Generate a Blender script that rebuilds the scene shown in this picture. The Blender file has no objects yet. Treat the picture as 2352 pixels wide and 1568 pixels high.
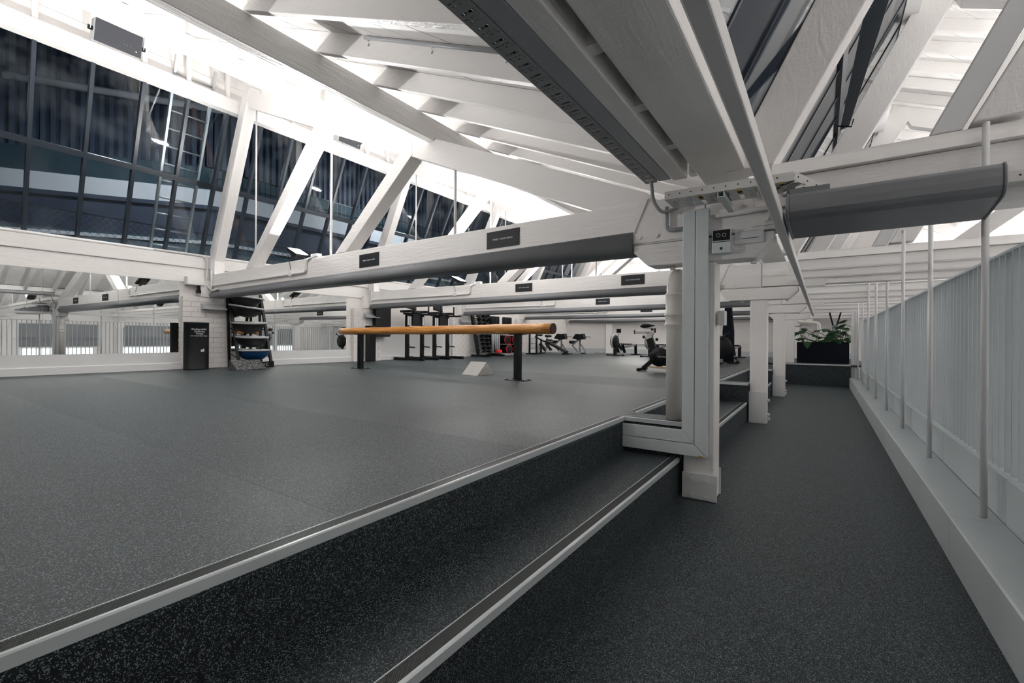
import bpy, bmesh, math, random
from mathutils import Vector, Matrix
random.seed(7)
S = bpy.context.scene
C = S.collection
PI = math.pi
R = math.radians
# ---------------------------------------------------------------- camera
TH = 0.5996; RHO = R(.4); FPX = 1043.
cd = bpy.data.cameras.new('camera'); cam = bpy.data.objects.new('camera', cd); C.objects.link(cam)
cd.sensor_width = 36; cd.lens = FPX / 2352 * 36; cd.shift_y = -7 / 2352.; cd.clip_start = .02; cd.clip_end = 200
_r = Vector((math.cos(TH), math.sin(TH), 0)); _d = Vector((-math.sin(TH), math.cos(TH), 0)); _u = Vector((0, 0, 1))
_cr = _r * math.cos(RHO) + _u * math.sin(RHO); _cu = _u * math.cos(RHO) - _r * math.sin(RHO)
_m = Matrix((_cr, _cu, -_d)).transposed().to_4x4(); _m.translation = (0, 0, 1.22)
cam.matrix_world = _m
S.camera = cam
# ---------------------------------------------------------------- world, exposure
w = bpy.data.worlds.new('night_sky'); S.world = w; w.use_nodes = True
w.node_tree.nodes['Background'].inputs[0].default_value = (.10, .14, .22, 1)
w.node_tree.nodes['Background'].inputs[1].default_value = .08
S.view_settings.view_transform = 'Standard'; S.view_settings.look = 'None'
S.view_settings.gamma = 1; S.view_settings.use_curve_mapping = False
S.view_settings.exposure = 0.62
FLOOD_W = 150.; FLOOD_C = (1, .985, .965)
GYM_W = 60.
# ---------------------------------------------------------------- materials
def mat(name, col, rough=.5, metal=0., spec=.5, bump=0., bscale=30., var=0., vscale=3., emis=None, estr=0., coat=0.):
    m = bpy.data.materials.new(name); m.use_nodes = True
    nt = m.node_tree; p = nt.nodes['Principled BSDF']; L = nt.links.new
    p.inputs['Base Color'].default_value = (*col, 1); p.inputs['Roughness'].default_value = rough
    p.inputs['Metallic'].default_value = metal; p.inputs['Specular IOR Level'].default_value = spec
    p.inputs['Coat Weight'].default_value = coat
    tc = nt.nodes.new('ShaderNodeTexCoord')
    if bump:
        n = nt.nodes.new('ShaderNodeTexNoise'); n.inputs['Scale'].default_value = bscale; n.inputs['Detail'].default_value = 6
        n.inputs['Distortion'].default_value = .6
        b = nt.nodes.new('ShaderNodeBump'); b.inputs['Strength'].default_value = bump; b.inputs['Distance'].default_value = .01
        L(tc.outputs['Object'], n.inputs['Vector']); L(n.outputs['Fac'], b.inputs['Height']); L(b.outputs['Normal'], p.inputs['Normal'])
    if True:
        n = nt.nodes.new('ShaderNodeTexNoise'); n.inputs['Scale'].default_value = vscale; n.inputs['Detail'].default_value = 4
        r = nt.nodes.new('ShaderNodeMixRGB'); v = max(var, .015)
        r.inputs[1].default_value = (*[c * (1 - v) for c in col], 1); r.inputs[2].default_value = (*[min(1, c * (1 + v)) for c in col], 1)
        L(tc.outputs['Object'], n.inputs['Vector']); L(n.outputs['Fac'], r.inputs[0]); L(r.outputs[0], p.inputs['Base Color'])
    if emis:
        p.inputs['Emission Color'].default_value = (*emis, 1); p.inputs['Emission Strength'].default_value = estr
    return m
def timber(name, col, axis, rough=.42, strength=.32):
    """thick gloss paint over rough sawn timber; axis = grain direction"""
    m = mat(name, col, rough); nt = m.node_tree; p = nt.nodes['Principled BSDF']; L = nt.links.new
    tc = nt.nodes.new('ShaderNodeTexCoord'); mp = nt.nodes.new('ShaderNodeMapping')
    sc = {'x': (1.6, 14, 14), 'y': (14, 1.6, 14), 'z': (11, 11, 3)}[axis]; mp.inputs['Scale'].default_value = sc
    L(tc.outputs['Object'], mp.inputs['Vector'])
    n = nt.nodes.new('ShaderNodeTexNoise'); n.inputs['Scale'].default_value = 2.2; n.inputs['Detail'].default_value = 5; n.inputs['Distortion'].default_value = .9
    wv = nt.nodes.new('ShaderNodeTexNoise'); wv.inputs['Scale'].default_value = 55; wv.inputs['Detail'].default_value = 3
    ad = nt.nodes.new('ShaderNodeMath'); ad.operation = 'MULTIPLY_ADD'; ad.inputs[1].default_value = .35
    L(mp.outputs[0], n.inputs['Vector']); L(tc.outputs['Object'], wv.inputs['Vector'])
    L(wv.outputs['Fac'], ad.inputs[0]); L(n.outputs['Fac'], ad.inputs[2])
    b = nt.nodes.new('ShaderNodeBump'); b.inputs['Strength'].default_value = strength; b.inputs['Distance'].default_value = .02
    L(ad.outputs[0], b.inputs['Height']); L(b.outputs['Normal'], p.inputs['Normal'])
    return m
def rubber(name, base, fleck, dens, rough, scale=150.):
    m = mat(name, base, rough); nt = m.node_tree; p = nt.nodes['Principled BSDF']; L = nt.links.new; p.inputs['Specular Tint'].default_value = (.85, .96, 1, 1)
    tc = nt.nodes.new('ShaderNodeTexCoord')
    nz = nt.nodes.new('ShaderNodeTexNoise'); nz.inputs['Scale'].default_value = 90
    mx = nt.nodes.new('ShaderNodeMixRGB'); mx.inputs[0].default_value = .012
    L(tc.outputs['Object'], nz.inputs['Vector']); L(tc.outputs['Object'], mx.inputs[1]); L(nz.outputs['Color'], mx.inputs[2])
    v = nt.nodes.new('ShaderNodeTexVoronoi'); v.inputs['Scale'].default_value = scale
    L(mx.outputs[0], v.inputs['Vector'])
    sp = nt.nodes.new('ShaderNodeSeparateColor'); L(v.outputs['Color'], sp.inputs[0])
    g = nt.nodes.new('ShaderNodeMath'); g.operation = 'GREATER_THAN'; g.inputs[1].default_value = 1 - dens; L(sp.outputs[0], g.inputs[0])
    l = nt.nodes.new('ShaderNodeMath'); l.operation = 'LESS_THAN'; l.inputs[1].default_value = .48; L(v.outputs['Distance'], l.inputs[0])
    mu = nt.nodes.new('ShaderNodeMath'); mu.operation = 'MULTIPLY'; L(g.outputs[0], mu.inputs[0]); L(l.outputs[0], mu.inputs[1])
    # broad tonal drift of the rolls
    n2 = nt.nodes.new('ShaderNodeTexNoise'); n2.inputs['Scale'].default_value = .7; L(tc.outputs['Object'], n2.inputs['Vector'])
    mb = nt.nodes.new('ShaderNodeMixRGB'); mb.inputs[1].default_value = (*[c * .8 for c in base], 1); mb.inputs[2].default_value = (*[c * 1.2 for c in base], 1)
    L(n2.outputs['Fac'], mb.inputs[0])
    oi = nt.nodes.new('ShaderNodeObjectInfo'); rr = nt.nodes.new('ShaderNodeMapRange'); rr.inputs[3].default_value = rough - .04; rr.inputs[4].default_value = rough + .06
    L(oi.outputs['Random'], rr.inputs[0]); L(rr.outputs[0], p.inputs['Roughness'])
    mc = nt.nodes.new('ShaderNodeMixRGB'); L(mu.outputs[0], mc.inputs[0]); L(mb.outputs[0], mc.inputs[1]); mc.inputs[2].default_value = (*fleck, 1)
    L(mc.outputs[0], p.inputs['Base Color'])
    b = nt.nodes.new('ShaderNodeBump'); b.inputs['Strength'].default_value = .35; b.inputs['Distance'].default_value = .002
    L(v.outputs['Distance'], b.inputs['Height']); L(b.outputs['Normal'], p.inputs['Normal'])
    return m
def brickmat(name, col, axis, rough=.55):
    m = mat(name, col, rough, bump=0); nt = m.node_tree; p = nt.nodes['Principled BSDF']; L = nt.links.new
    tc = nt.nodes.new('ShaderNodeTexCoord'); sx = nt.nodes.new('ShaderNodeSeparateXYZ'); cx = nt.nodes.new('ShaderNodeCombineXYZ')
    L(tc.outputs['Object'], sx.inputs[0]); L(sx.outputs['X' if axis == 'x' else 'Y'], cx.inputs[0]); L(sx.outputs['Z'], cx.inputs[1])
    bt = nt.nodes.new('ShaderNodeTexBrick'); bt.inputs['Scale'].default_value = 1; bt.inputs['Brick Width'].default_value = .28; bt.inputs['Row Height'].default_value = .1
    bt.inputs['Mortar Size'].default_value = .007; bt.inputs['Mortar Smooth'].default_value = .6
    L(cx.outputs[0], bt.inputs['Vector'])
    iv = nt.nodes.new('ShaderNodeMath'); iv.operation = 'SUBTRACT'; iv.inputs[0].default_value = 1; L(bt.outputs['Fac'], iv.inputs[1])
    b = nt.nodes.new('ShaderNodeBump'); b.inputs['Strength'].default_value = .35; b.inputs['Distance'].default_value = .006
    L(iv.outputs[0], b.inputs['Height']); L(b.outputs['Normal'], p.inputs['Normal'])
    return m
W = (.86, .84, .825)
M = {}
for a in 'xyz': M['timber_' + a] = timber('painted_timber_' + a, W, a)
M['white'] = mat('white_paint', W, .5, bump=.12, bscale=40)
M['smooth'] = mat('smooth_white_enamel', (.74, .745, .75), .35, bump=.02, bscale=8)
M['cool'] = mat('pale_grey_enamel', (.52, .565, .58), .38, bump=.02, bscale=6, var=.03)
M['brick'] = mat('painted_brick', (.80, .77, .755), .5, bump=.5, bscale=35)
M['mortar'] = mat('painted_mortar', (.74, .71, .70), .6, bump=.4, bscale=50)
M['brickwall_x'] = brickmat('painted_brickwork_x', (.78, .75, .735), 'x')
M['brickwall_y'] = brickmat('painted_brickwork_y', (.78, .75, .735), 'y')
M['pvc'] = mat('cream_pipe_paint', (.80, .78, .74), .35)
M['upvc'] = mat('white_plastic', (.66, .71, .73), .3)
M['conduit'] = mat('painted_conduit', (.70, .69, .68), .35)
M['dconduit'] = mat('grey_conduit', (.34, .35, .37), .4)
M['vinyl'] = mat('grey_padding_vinyl', (.18, .185, .20), .4, bump=.08, bscale=12, var=.06)
M['galv'] = mat('galvanised_steel', (.55, .56, .56), .38, metal=.8, var=.08)
M['trayw'] = mat('painted_tray_steel', (.62, .61, .60), .4)
M['trayd'] = mat('dark_tray_steel', (.30, .30, .31), .45)
M['alu'] = mat('aluminium_nosing', (.58, .62, .635), .36, metal=.3)
M['rib'] = mat('ribbed_nosing_insert', (.035, .04, .042), .45)
M['black'] = mat('black_powder_coat', (.004, .005, .006), .38, spec=.35)
M['blackm'] = mat('black_matt_rubber', (.004, .004, .005), .6, spec=.3)
M['pad'] = mat('black_upholstery', (.006, .007, .009), .42, spec=.4, bump=.1, bscale=60)
M['navy'] = mat('planter_dark_navy', (.0015, .003, .009), .7, spec=.2)
M['sign'] = mat('sign_charcoal', (.008, .010, .015), .5, spec=.3)
M['print'] = mat('sign_white_print', (.75, .76, .78), .5)
M['frame'] = mat('dark_window_frame', (.035, .045, .06), .3)
M['red'] = mat('red_rubber', (.75, .02, .02), .45)
M['darkred'] = mat('dark_red_stitching', (.30, .012, .02), .6)
M['grey'] = mat('grey_frame_paint', (.22, .23, .25), .35)
M['lgrey'] = mat('light_grey_plastic', (.42, .43, .44), .4)
M['blue'] = mat('blue_rubber_dome', (.006, .05, .16), .4)
M['dome'] = mat('charcoal_rubber_dome', (.007, .008, .010), .45, spec=.4)
M['leaf'] = mat('green_leaf', (.018, .075, .020), .4, var=.4, vscale=14)
M['stem'] = mat('plant_stem', (.10, .16, .05), .5)
M['soil'] = mat('soil', (.02, .015, .01), .9)
M['ply'] = mat('pale_plywood', (.55, .40, .27), .55)
M['speaker'] = mat('speaker_grille', (.035, .038, .045), .6, bump=.3, bscale=250)
M['gold'] = mat('cable_tag_yellow', (.55, .40, .04), .5)
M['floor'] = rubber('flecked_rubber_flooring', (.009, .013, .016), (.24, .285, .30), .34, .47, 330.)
M['riser'] = rubber('shaded_rubber_riser', (.002, .003, .005), (.19, .225, .245), .36, .7, 300)  # same rubber as the floor, with the risers' shade put into the colour
M['wedge'] = rubber('coarse_flecked_rubber', (.012, .013, .015), (.42, .41, .40), .42, .6, 110)
M['mirror'] = mat('mirror_silver', (.86, .88, .87), .0, metal=1.)
M['ext_conc'] = mat('exterior_pale_render', (.62, .62, .64), .7, var=.12, vscale=1.2)
M['ext_dark'] = mat('exterior_dark_wall', (.035, .045, .075), .7, var=.3)
M['ext_corr'] = mat('exterior_corrugated_sheet', (.08, .11, .17), .5, var=.4, vscale=2)
M['ext_teal'] = mat('exterior_teal_panel', (.03, .075, .10), .6, var=.2)
M['gymfloor'] = mat('lower_floor_vinyl', (.20, .21, .22), .5)
M['litpane'] = mat('lit_window_pane', (.8, .85, .9), .5, emis=(.9, .95, 1), estr=1.2)
M['lamp'] = mat('flood_lens', (1, 1, 1), .3, emis=(1, .98, .95), estr=60)
M['lampoff'] = mat('flood_glass', (.5, .52, .55), .15)
def woodmat():
    m = mat('varnished_log_wood', (.60, .27, .06), .32, coat=.3); nt = m.node_tree; p = nt.nodes['Principled BSDF']; L = nt.links.new
    tc = nt.nodes.new('ShaderNodeTexCoord'); mp = nt.nodes.new('ShaderNodeMapping'); mp.inputs['Scale'].default_value = (1.2, 14, 14)
    L(tc.outputs['Object'], mp.inputs[0])
    n = nt.nodes.new('ShaderNodeTexNoise'); n.inputs['Scale'].default_value = 1.6; n.inputs['Detail'].default_value = 6; n.inputs['Distortion'].default_value = 1
    L(mp.outputs[0], n.inputs['Vector'])
    cr = nt.nodes.new('ShaderNodeValToRGB'); e = cr.color_ramp
    e.elements[0].position = .3; e.elements[0].color = (.36, .11, .012, 1); e.elements[1].position = .68; e.elements[1].color = (.74, .36, .085, 1)
    L(n.outputs['Fac'], cr.inputs[0])
    v = nt.nodes.new('ShaderNodeTexVoronoi'); v.inputs['Scale'].default_value = 3.6; L(tc.outputs['Object'], v.inputs['Vector'])
    l = nt.nodes.new('ShaderNodeMapRange'); l.inputs[1].default_value = .03; l.inputs[2].default_value = .10; L(v.outputs['Distance'], l.inputs[0])
    mx = nt.nodes.new('ShaderNodeMixRGB'); mx.inputs[1].default_value = (.16, .04, .008, 1); L(l.outputs[0], mx.inputs[0]); L(cr.outputs[0], mx.inputs[2])
    L(mx.outputs[0], p.inputs['Base Color']); return m
M['log'] = woodmat()
M['logend'] = mat('dark_log_end', (.07, .03, .02), .6, bump=.3)
def chequer():
    m = mat('chequer_plate', (.66, .64, .62), .35, metal=.35); nt = m.node_tree; p = nt.nodes['Principled BSDF']; L = nt.links.new
    tc = nt.nodes.new('ShaderNodeTexCoord'); v = nt.nodes.new('ShaderNodeTexVoronoi'); v.inputs['Scale'].default_value = 22; v.inputs['Randomness'].default_value = .15
    L(tc.outputs['Object'], v.inputs['Vector'])
    l = nt.nodes.new('ShaderNodeMapRange'); l.inputs[1].default_value = .12; l.inputs[2].default_value = .3; l.inputs[3].default_value = 1; l.inputs[4].default_value = 0; L(v.outputs['Distance'], l.inputs[0])
    b = nt.nodes.new('ShaderNodeBump'); b.inputs['Strength'].default_value = .9; b.inputs['Distance'].default_value = .01; L(l.outputs[0], b.inputs['Height']); L(b.outputs['Normal'], p.inputs['Normal'])
    return m
M['chequer'] = chequer()
def glassmat():
    m = bpy.data.materials.new('window_glass'); m.use_nodes = True; nt = m.node_tree; nt.nodes.clear(); L = nt.links.new
    o = nt.nodes.new('ShaderNodeOutputMaterial'); mx = nt.nodes.new('ShaderNodeMixShader'); f = nt.nodes.new('ShaderNodeFresnel'); f.inputs[0].default_value = 1.5
    t = nt.nodes.new('ShaderNodeBsdfTransparent'); t.inputs[0].default_value = (.86, .90, .92, 1); g = nt.nodes.new('ShaderNodeBsdfGlossy'); g.inputs['Roughness'].default_value = .02
    # dust specks on the pane
    tc = nt.nodes.new('ShaderNodeTexCoord'); n = nt.nodes.new('ShaderNodeTexNoise'); n.inputs['Scale'].default_value = 2.5; n.inputs['Detail'].default_value = 8
    L(tc.outputs['Object'], n.inputs['Vector']); mr = nt.nodes.new('ShaderNodeMapRange'); mr.inputs[1].default_value = .45; mr.inputs[2].default_value = .9; mr.inputs[3].default_value = 0; mr.inputs[4].default_value = .07
    L(n.outputs['Fac'], mr.inputs[0]); d = nt.nodes.new('ShaderNodeBsdfDiffuse'); d.inputs[0].default_value = (.5, .55, .6, 1); m2 = nt.nodes.new('ShaderNodeMixShader')
    ge = nt.nodes.new('ShaderNodeNewGeometry'); ir = nt.nodes.new('ShaderNodeMapRange'); ir.inputs[3].default_value = 1.5; ir.inputs[4].default_value = 1 / 1.5
    L(ge.outputs['Backfacing'], ir.inputs[0]); L(ir.outputs[0], f.inputs[0])
    L(f.outputs[0], mx.inputs[0]); L(t.outputs[0], mx.inputs[1]); L(g.outputs[0], mx.inputs[2])
    L(mr.outputs[0], m2.inputs[0]); L(mx.outputs[0], m2.inputs[1]); L(d.outputs[0], m2.inputs[2]); L(m2.outputs[0], o.inputs[0])
    return m
M['glass'] = glassmat()
# ---------------------------------------------------------------- mesh helpers
class MB:
    def __init__(s): s.v = []; s.f = []; s.sm = []
    def add(s, vs, fs, smooth=False):
        o = len(s.v); s.v += [tuple(v) for v in vs]; s.f += [tuple(i + o for i in f) for f in fs]; s.sm += [smooth] * len(fs); return s
    def box(s, x0, x1, y0, y1, z0, z1):
        return s.add([(x, y, z) for z in (z0, z1) for y in (y0, y1) for x in (x0, x1)],
                     [(0, 2, 3, 1), (4, 5, 7, 6), (0, 1, 5, 4), (2, 6, 7, 3), (0, 4, 6, 2), (1, 3, 7, 5)])
    def prism(s, poly, ax, a0, a1):
        """poly in the two axes other than ax (order x,y,z), extruded along ax"""
        def P(u, v, a): return {'x': (a, u, v), 'y': (u, a, v), 'z': (u, v, a)}[ax]
        n = len(poly); ar = sum(poly[i][0] * poly[(i + 1) % n][1] - poly[(i + 1) % n][0] * poly[i][1] for i in range(n))
        if (ar < 0) != (ax == 'y'): poly = poly[::-1]
        vs = [P(u, v, a0) for u, v in poly] + [P(u, v, a1) for u, v in poly]
        fs = [tuple(range(n))[::-1], tuple(range(n, 2 * n))] + [(i, (i + 1) % n, n + (i + 1) % n, n + i) for i in range(n)]
        return s.add(vs, fs)
    def beam(s, p, q, w, h, up=(0, 0, 1), w2=None, h2=None):
        p = Vector(p); q = Vector(q); d = (q - p).normalized(); up = Vector(up)
        if abs(d.dot(up)) > .98: up = Vector((0, 1, 0))
        sd = d.cross(up).normalized(); u = sd.cross(d).normalized(); w2 = w if w2 is None else w2; h2 = h if h2 is None else h2
        vs = []
        for c, ww, hh in ((p, w, h), (q, w2, h2)):
            vs += [c - sd * ww / 2 - u * hh / 2, c + sd * ww / 2 - u * hh / 2, c + sd * ww / 2 + u * hh / 2, c - sd * ww / 2 + u * hh / 2]
        return s.add(vs, [(0, 3, 2, 1), (4, 5, 6, 7), (0, 1, 5, 4), (1, 2, 6, 5), (2, 3, 7, 6), (3, 0, 4, 7)])
    def tube(s, pts, r, n=10, rs=None):
        pts = [Vector(p) for p in pts]; k = len(pts); rings = []; prev = None
        for i, p in enumerate(pts):
            d = (pts[min(i + 1, k - 1)] - pts[max(i - 1, 0)]).normalized()
            if prev is None:
                a = Vector((0, 0, 1)) if abs(d.z) < .9 else Vector((1, 0, 0)); u = d.cross(a).normalized()
            else:
                u = (prev - d * prev.dot(d)).normalized()
            prev = u; v = d.cross(u); rr = rs[i] if rs else r
            rings.append([p + (u * math.cos(2 * PI * j / n) + v * math.sin(2 * PI * j / n)) * rr for j in range(n)])
        vs = [q for g in rings for q in g]; fs = []
        for i in range(k - 1):
            for j in range(n): fs.append((i * n + j, i * n + (j + 1) % n, (i + 1) * n + (j + 1) % n, (i + 1) * n + j))
        s.add(vs, fs, True); o = len(s.v) - len(vs)
        s.f += [tuple(o + j for j in range(n))[::-1], tuple(o + (k - 1) * n + j for j in range(n))]; s.sm += [False, False]
        return s
    def cyl(s, p, q, r, n=12, r2=None): return s.tube([p, q], r, n, [r, r if r2 is None else r2])
    def lathe(s, prof, c=(0, 0, 0), n=20, axis='z', sx=1, sy=1):
        vs = []; fs = []; k = len(prof)
        for r, z in prof:
            for j in range(n):
                a = 2 * PI * j / n; x = r * math.cos(a) * sx; y = r * math.sin(a) * sy
                vs.append({'z': (c[0] + x, c[1] + y, c[2] + z), 'x': (c[0] + z, c[1] + x, c[2] + y), 'y': (c[0] + y, c[1] + z, c[2] + x)}[axis])
        for i in range(k - 1):
            for j in range(n): fs.append((i * n + j, i * n + (j + 1) % n, (i + 1) * n + (j + 1) % n, (i + 1) * n + j))
        return s.add(vs, fs, True)
    def ball(s, c, r, n=12, sx=1, sy=1, sz=1):
        return s.lathe([(max(1e-4, r * math.sin(PI * i / 8)), -r * sz * math.cos(PI * i / 8)) for i in range(9)], c, n, 'z', sx, sy)
    def hexbolt(s, p, d, r, h):
        p = Vector(p); return s.cyl(p, p + Vector(d) * h, r, 6)
def bend(pts, r=.06, k=4):
    """round the corners of a polyline"""
    pts = [Vector(p) for p in pts]; out = [pts[0]]
    for i in range(1, len(pts) - 1):
        a, b, c = pts[i - 1], pts[i], pts[i + 1]; u = (a - b).normalized(); v = (c - b).normalized()
        rr = min(r, (a - b).length / 2, (c - b).length / 2)
        for j in range(k + 1):
            t = j / k; p = (b + u * rr) * (1 - t) ** 2 + b * 2 * t * (1 - t) + (b + v * rr) * t ** 2; out.append(p)
    out.append(pts[-1]); return out
def mesh(name, b, m):
    me = bpy.data.meshes.new(name); me.from_pydata(b.v, [], b.f); me.polygons.foreach_set('use_smooth', b.sm); me.materials.append(M[m] if isinstance(m, str) else m)
    me.validate(); me.update(); bm = bmesh.new(); bm.from_mesh(me); bmesh.ops.recalc_face_normals(bm, faces=bm.faces); bm.to_mesh(me); bm.free()
    return me
def obj(name, b, m, parent=None, bevel=0, world=False, loc=None, label=None, kind=None):
    """link ONE mesh object; world=True: the builder's coordinates are world ones although it has a parent"""
    me = b if isinstance(b, bpy.types.Mesh) else None
    if me is None:
        if world and parent is not None:
            mi = pm(parent).inverted(); b.v = [tuple(mi @ Vector(v)) for v in b.v]
        me = mesh(name, b, m)
    o = bpy.data.objects.new(name, me); C.objects.link(o)
    if parent: o.parent = parent
    if loc: o.location = loc
    if bevel:
        mo = o.modifiers.new('bevel', 'BEVEL'); mo.width = bevel; mo.segments = 2; mo.limit_method = 'ANGLE'
    if label: o['label'] = label
    if kind: o['kind'] = kind
    return o
def pm(o):
    m = Matrix.LocRotScale(o.location, o.rotation_euler, o.scale)
    return pm(o.parent) @ m if o.parent else m
def thing(name, label, cat, loc=(0, 0, 0), rz=0, group=None):
    o = bpy.data.objects.new(name, None); C.objects.link(o); o.location = loc; o.rotation_euler = (0, 0, rz); o.empty_display_size = .1
    o['label'] = label; o['category'] = cat
    if group: o['group'] = group
    return o
def tag(o, label, cat, group=None):
    o['label'] = label; o['category'] = cat
    if group: o['group'] = group
    return o
def struct(name, b=None, m=None, parent=None, bevel=0):
    if b is None:
        o = bpy.data.objects.new(name, None); C.objects.link(o); o.empty_display_size = .1
    else: o = obj(name, b, m, parent, bevel)
    if parent is None: o['kind'] = 'structure'
    return o
def dup(root, loc, rz=None, label=None):
    r = root.copy(); C.objects.link(r); r.location = loc
    if rz is not None: r.rotation_euler = (0, 0, rz)
    if label: r['label'] = label
    for ch in list(root.children):
        c = ch.copy(); C.objects.link(c); c.parent = r
        for g in list(ch.children):
            d = g.copy(); C.objects.link(d); d.parent = c
    return r
def text(name, s, size, m, parent, matrix, ext=.0006, align='CENTER', sp=1.0):
    cu = bpy.data.curves.new(name, 'FONT'); cu.body = s; cu.size = size; cu.extrude = ext; cu.align_x = align; cu.align_y = 'CENTER'; cu.space_character = sp; cu.space_line = .9
    t = bpy.data.objects.new(name, cu); C.objects.link(t); bpy.context.view_layer.update()
    me = bpy.data.meshes.new_from_object(t.evaluated_get(bpy.context.evaluated_depsgraph_get()))
    bpy.data.objects.remove(t); bpy.data.curves.remove(cu); me.materials.clear(); me.materials.append(M[m]); me.name = name
    me.transform(matrix)
    o = bpy.data.objects.new(name, me); C.objects.link(o); o.parent = parent; return o
FY = Matrix.Rotation(PI / 2, 4, 'X')                    # text standing up, facing -Y
FX = Matrix.Rotation(PI / 2, 4, 'Z') @ Matrix.Rotation(PI / 2, 4, 'X')   # facing +X
def MT(x, y, z): return Matrix.Translation((x, y, z))
# ================================================================ SETTING
HP = .58; X2 = -1.35; X1 = -.92; YE = 14.85; YB = 19.75; YF = -4.0; BAY = 3.88; Y0 = 3.65
struct('floor', MB().box(-.98, .62, YF, YE + .05, -.06, 0), 'floor')
fl = struct('floor')
y = YF
while y < YB:
    y2 = min(YB, y + 1.25); obj('floor_roll', MB().box(-10.35, X2, y + .0006, y2 - .0006, HP - .05, HP), 'floor', fl); y = y2
struct('floor', MB().box(X2, 1.0, YE, YB, HP - .05, HP), 'floor')
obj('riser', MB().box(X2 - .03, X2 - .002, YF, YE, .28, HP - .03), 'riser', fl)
# lower step between platform and corridor
sg = struct('floor', MB().box(X2 - .02, X1, YF, YE, .27, .30), 'floor')
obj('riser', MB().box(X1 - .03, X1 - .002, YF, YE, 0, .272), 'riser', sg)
# end step below the planter
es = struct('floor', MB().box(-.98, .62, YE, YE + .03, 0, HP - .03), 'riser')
def nosing(p, q, side, label, dark=True, name='stair_nosing'):
    """aluminium lip with a ribbed strip behind; side = unit vector pointing off the tread"""
    p = Vector(p); q = Vector(q); n = Vector(side); d = (q - p); t = thing(name, label, 'stair nosing', tuple(p))
    b = MB(); z = Vector((0, 0, 1))
    pr = [n * -.006 + z * .004, n * .004 + z * .004, n * .008, n * .008 - z * .03, n * -.006 - z * .03]
    vs = [p + k for k in pr] + [q + k for k in pr]; m = len(pr)
    b.add(vs, [tuple(range(m)), tuple(range(m, 2 * m))[::-1]] + [(i, i + m, (i + 1) % m + m, (i + 1) % m) for i in range(m)])
    obj('lip', b, 'alu', t, world=True)
    b = MB(); L_ = d.length; u = d.normalized(); wd = .055
    k = int(L_ / .0085)
    b.add([p - n * .006 + z * .001, p - n * wd + z * .001, q - n * wd + z * .001, q - n * .006 + z * .001], [(0, 1, 2, 3)])
    for i in range(k - int(.062 / L_ * k) - 1):
        a = p + u * (i + .25) * L_ / k; c = p + u * (i + .75) * L_ / k
        sh = u * .06 * (1 if p.y == q.y or True else 0); vs = [a - n * .007, a - n * (wd - .002) + sh, c - n * (wd - .002) + sh, c - n * .007]; top = [v + z * .0035 for v in vs]
        b.add([v + z * .0005 for v in vs] + top, [(4, 5, 6, 7), (0, 1, 5, 4), (2, 3, 7, 6), (1, 2, 6, 5)])
    obj('ribbed_insert', b, 'rib', t, world=True)
    b = MB(); b.beam(p - n * (wd + .002) + z * .002, q - n * (wd + .002) + z * .002, .004, .004); obj('back_edge', b, 'alu', t, world=True)
    return t
nosing((X2, YF, HP), (X2, 3.63, HP), (1, 0, 0), 'long ribbed aluminium nosing along the upper platform edge, nearest the camera')
nosing((X1, YF, .30), (X1, 3.66, .30), (1, 0, 0), 'long ribbed aluminium nosing on the lower step, running up to the nearest post')
BOXY = [(3.63, 3.90), (7.48, 7.80), (11.35, 11.65)]
for i, (a, b_) in enumerate(BOXY):
    t = thing('step_infill', ['black flecked rubber infill box around the foot of the nearest post', 'black flecked rubber infill box beside the second post', 'black flecked rubber infill box beside the third post'][i], 'step', (X2 + .22, a, .30))
    obj('box_top', MB().box(X2 + .001, -.895, a + .06, b_, HP - .04, HP - .001), 'floor', t, world=True)
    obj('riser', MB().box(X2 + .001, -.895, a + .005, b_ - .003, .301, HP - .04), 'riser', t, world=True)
    nosing((X2 + .002, a, HP), (-.893, a, HP), (0, -1, 0), ['short aluminium nosing across the infill box at the nearest post', 'short aluminium nosing across the infill box at the second post', 'short aluminium nosing across the infill box at the third post'][i])
    y2 = BOXY[i + 1][0] if i < 2 else YE
    nosing((X2, b_ + .003, HP), (X2, y2 - .003, HP), (1, 0, 0), ['upper platform nosing between the nearest and the second post', 'upper platform nosing between the second and the third post', 'upper platform nosing beyond the third post'][i])
    nosing((X1, b_ + .003, .30), (X1, y2 - .003, .30), (1, 0, 0), ['lower step nosing between the nearest and the second post', 'lower step nosing between the second and the third post', 'lower step nosing beyond the third post'][i])
nosing((-.88, YE, HP), (.62, YE, HP), (0, -1, 0), 'aluminium nosing along the top of the black step below the planter')
# ---- kerb plinth and kick panel on the right
pl = struct('baseboard_right')
seams = [YF, -1.4, .3, 1.93, 3.48, 5.0, 6.55, 8.1, 9.65, 11.2, 12.75, YE]
for a, b_ in zip(seams[:-1], seams[1:]):
    obj('panel', MB().prism([(.59, 0), (.59, .238), (.597, .245), (.808, .245), (.808, 0)], 'y', a + .0015, b_ - .0015), 'cool', pl)
    obj('kick_panel', MB().box(.812, .835, a + .002, b_ - .002, .247, .49), 'cool', pl)
sc = thing('slatted_screen', 'pale grey screen of close upright metal slats along the right side of the corridor', 'screen', (.87, YF, .49))
sl = mesh('slat', MB().box(-.032, .032, -.006, .006, 0, 1.215), 'cool')
y = -2.2; n = 0
while y < 15.05:
    o = bpy.data.objects.new('slat', sl); C.objects.link(o); o.parent = sc; o.location = (0, y - YF, .006); n += 1; y += .11
obj('bottom_rail', MB().box(-.04, .04, 1.5, 15.1 - YF, -.006, .006), 'cool', sc)
obj('top_rail', MB().box(-.034, .034, 1.5, 15.1 - YF, 1.221, 1.235), 'cool', sc)
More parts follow.
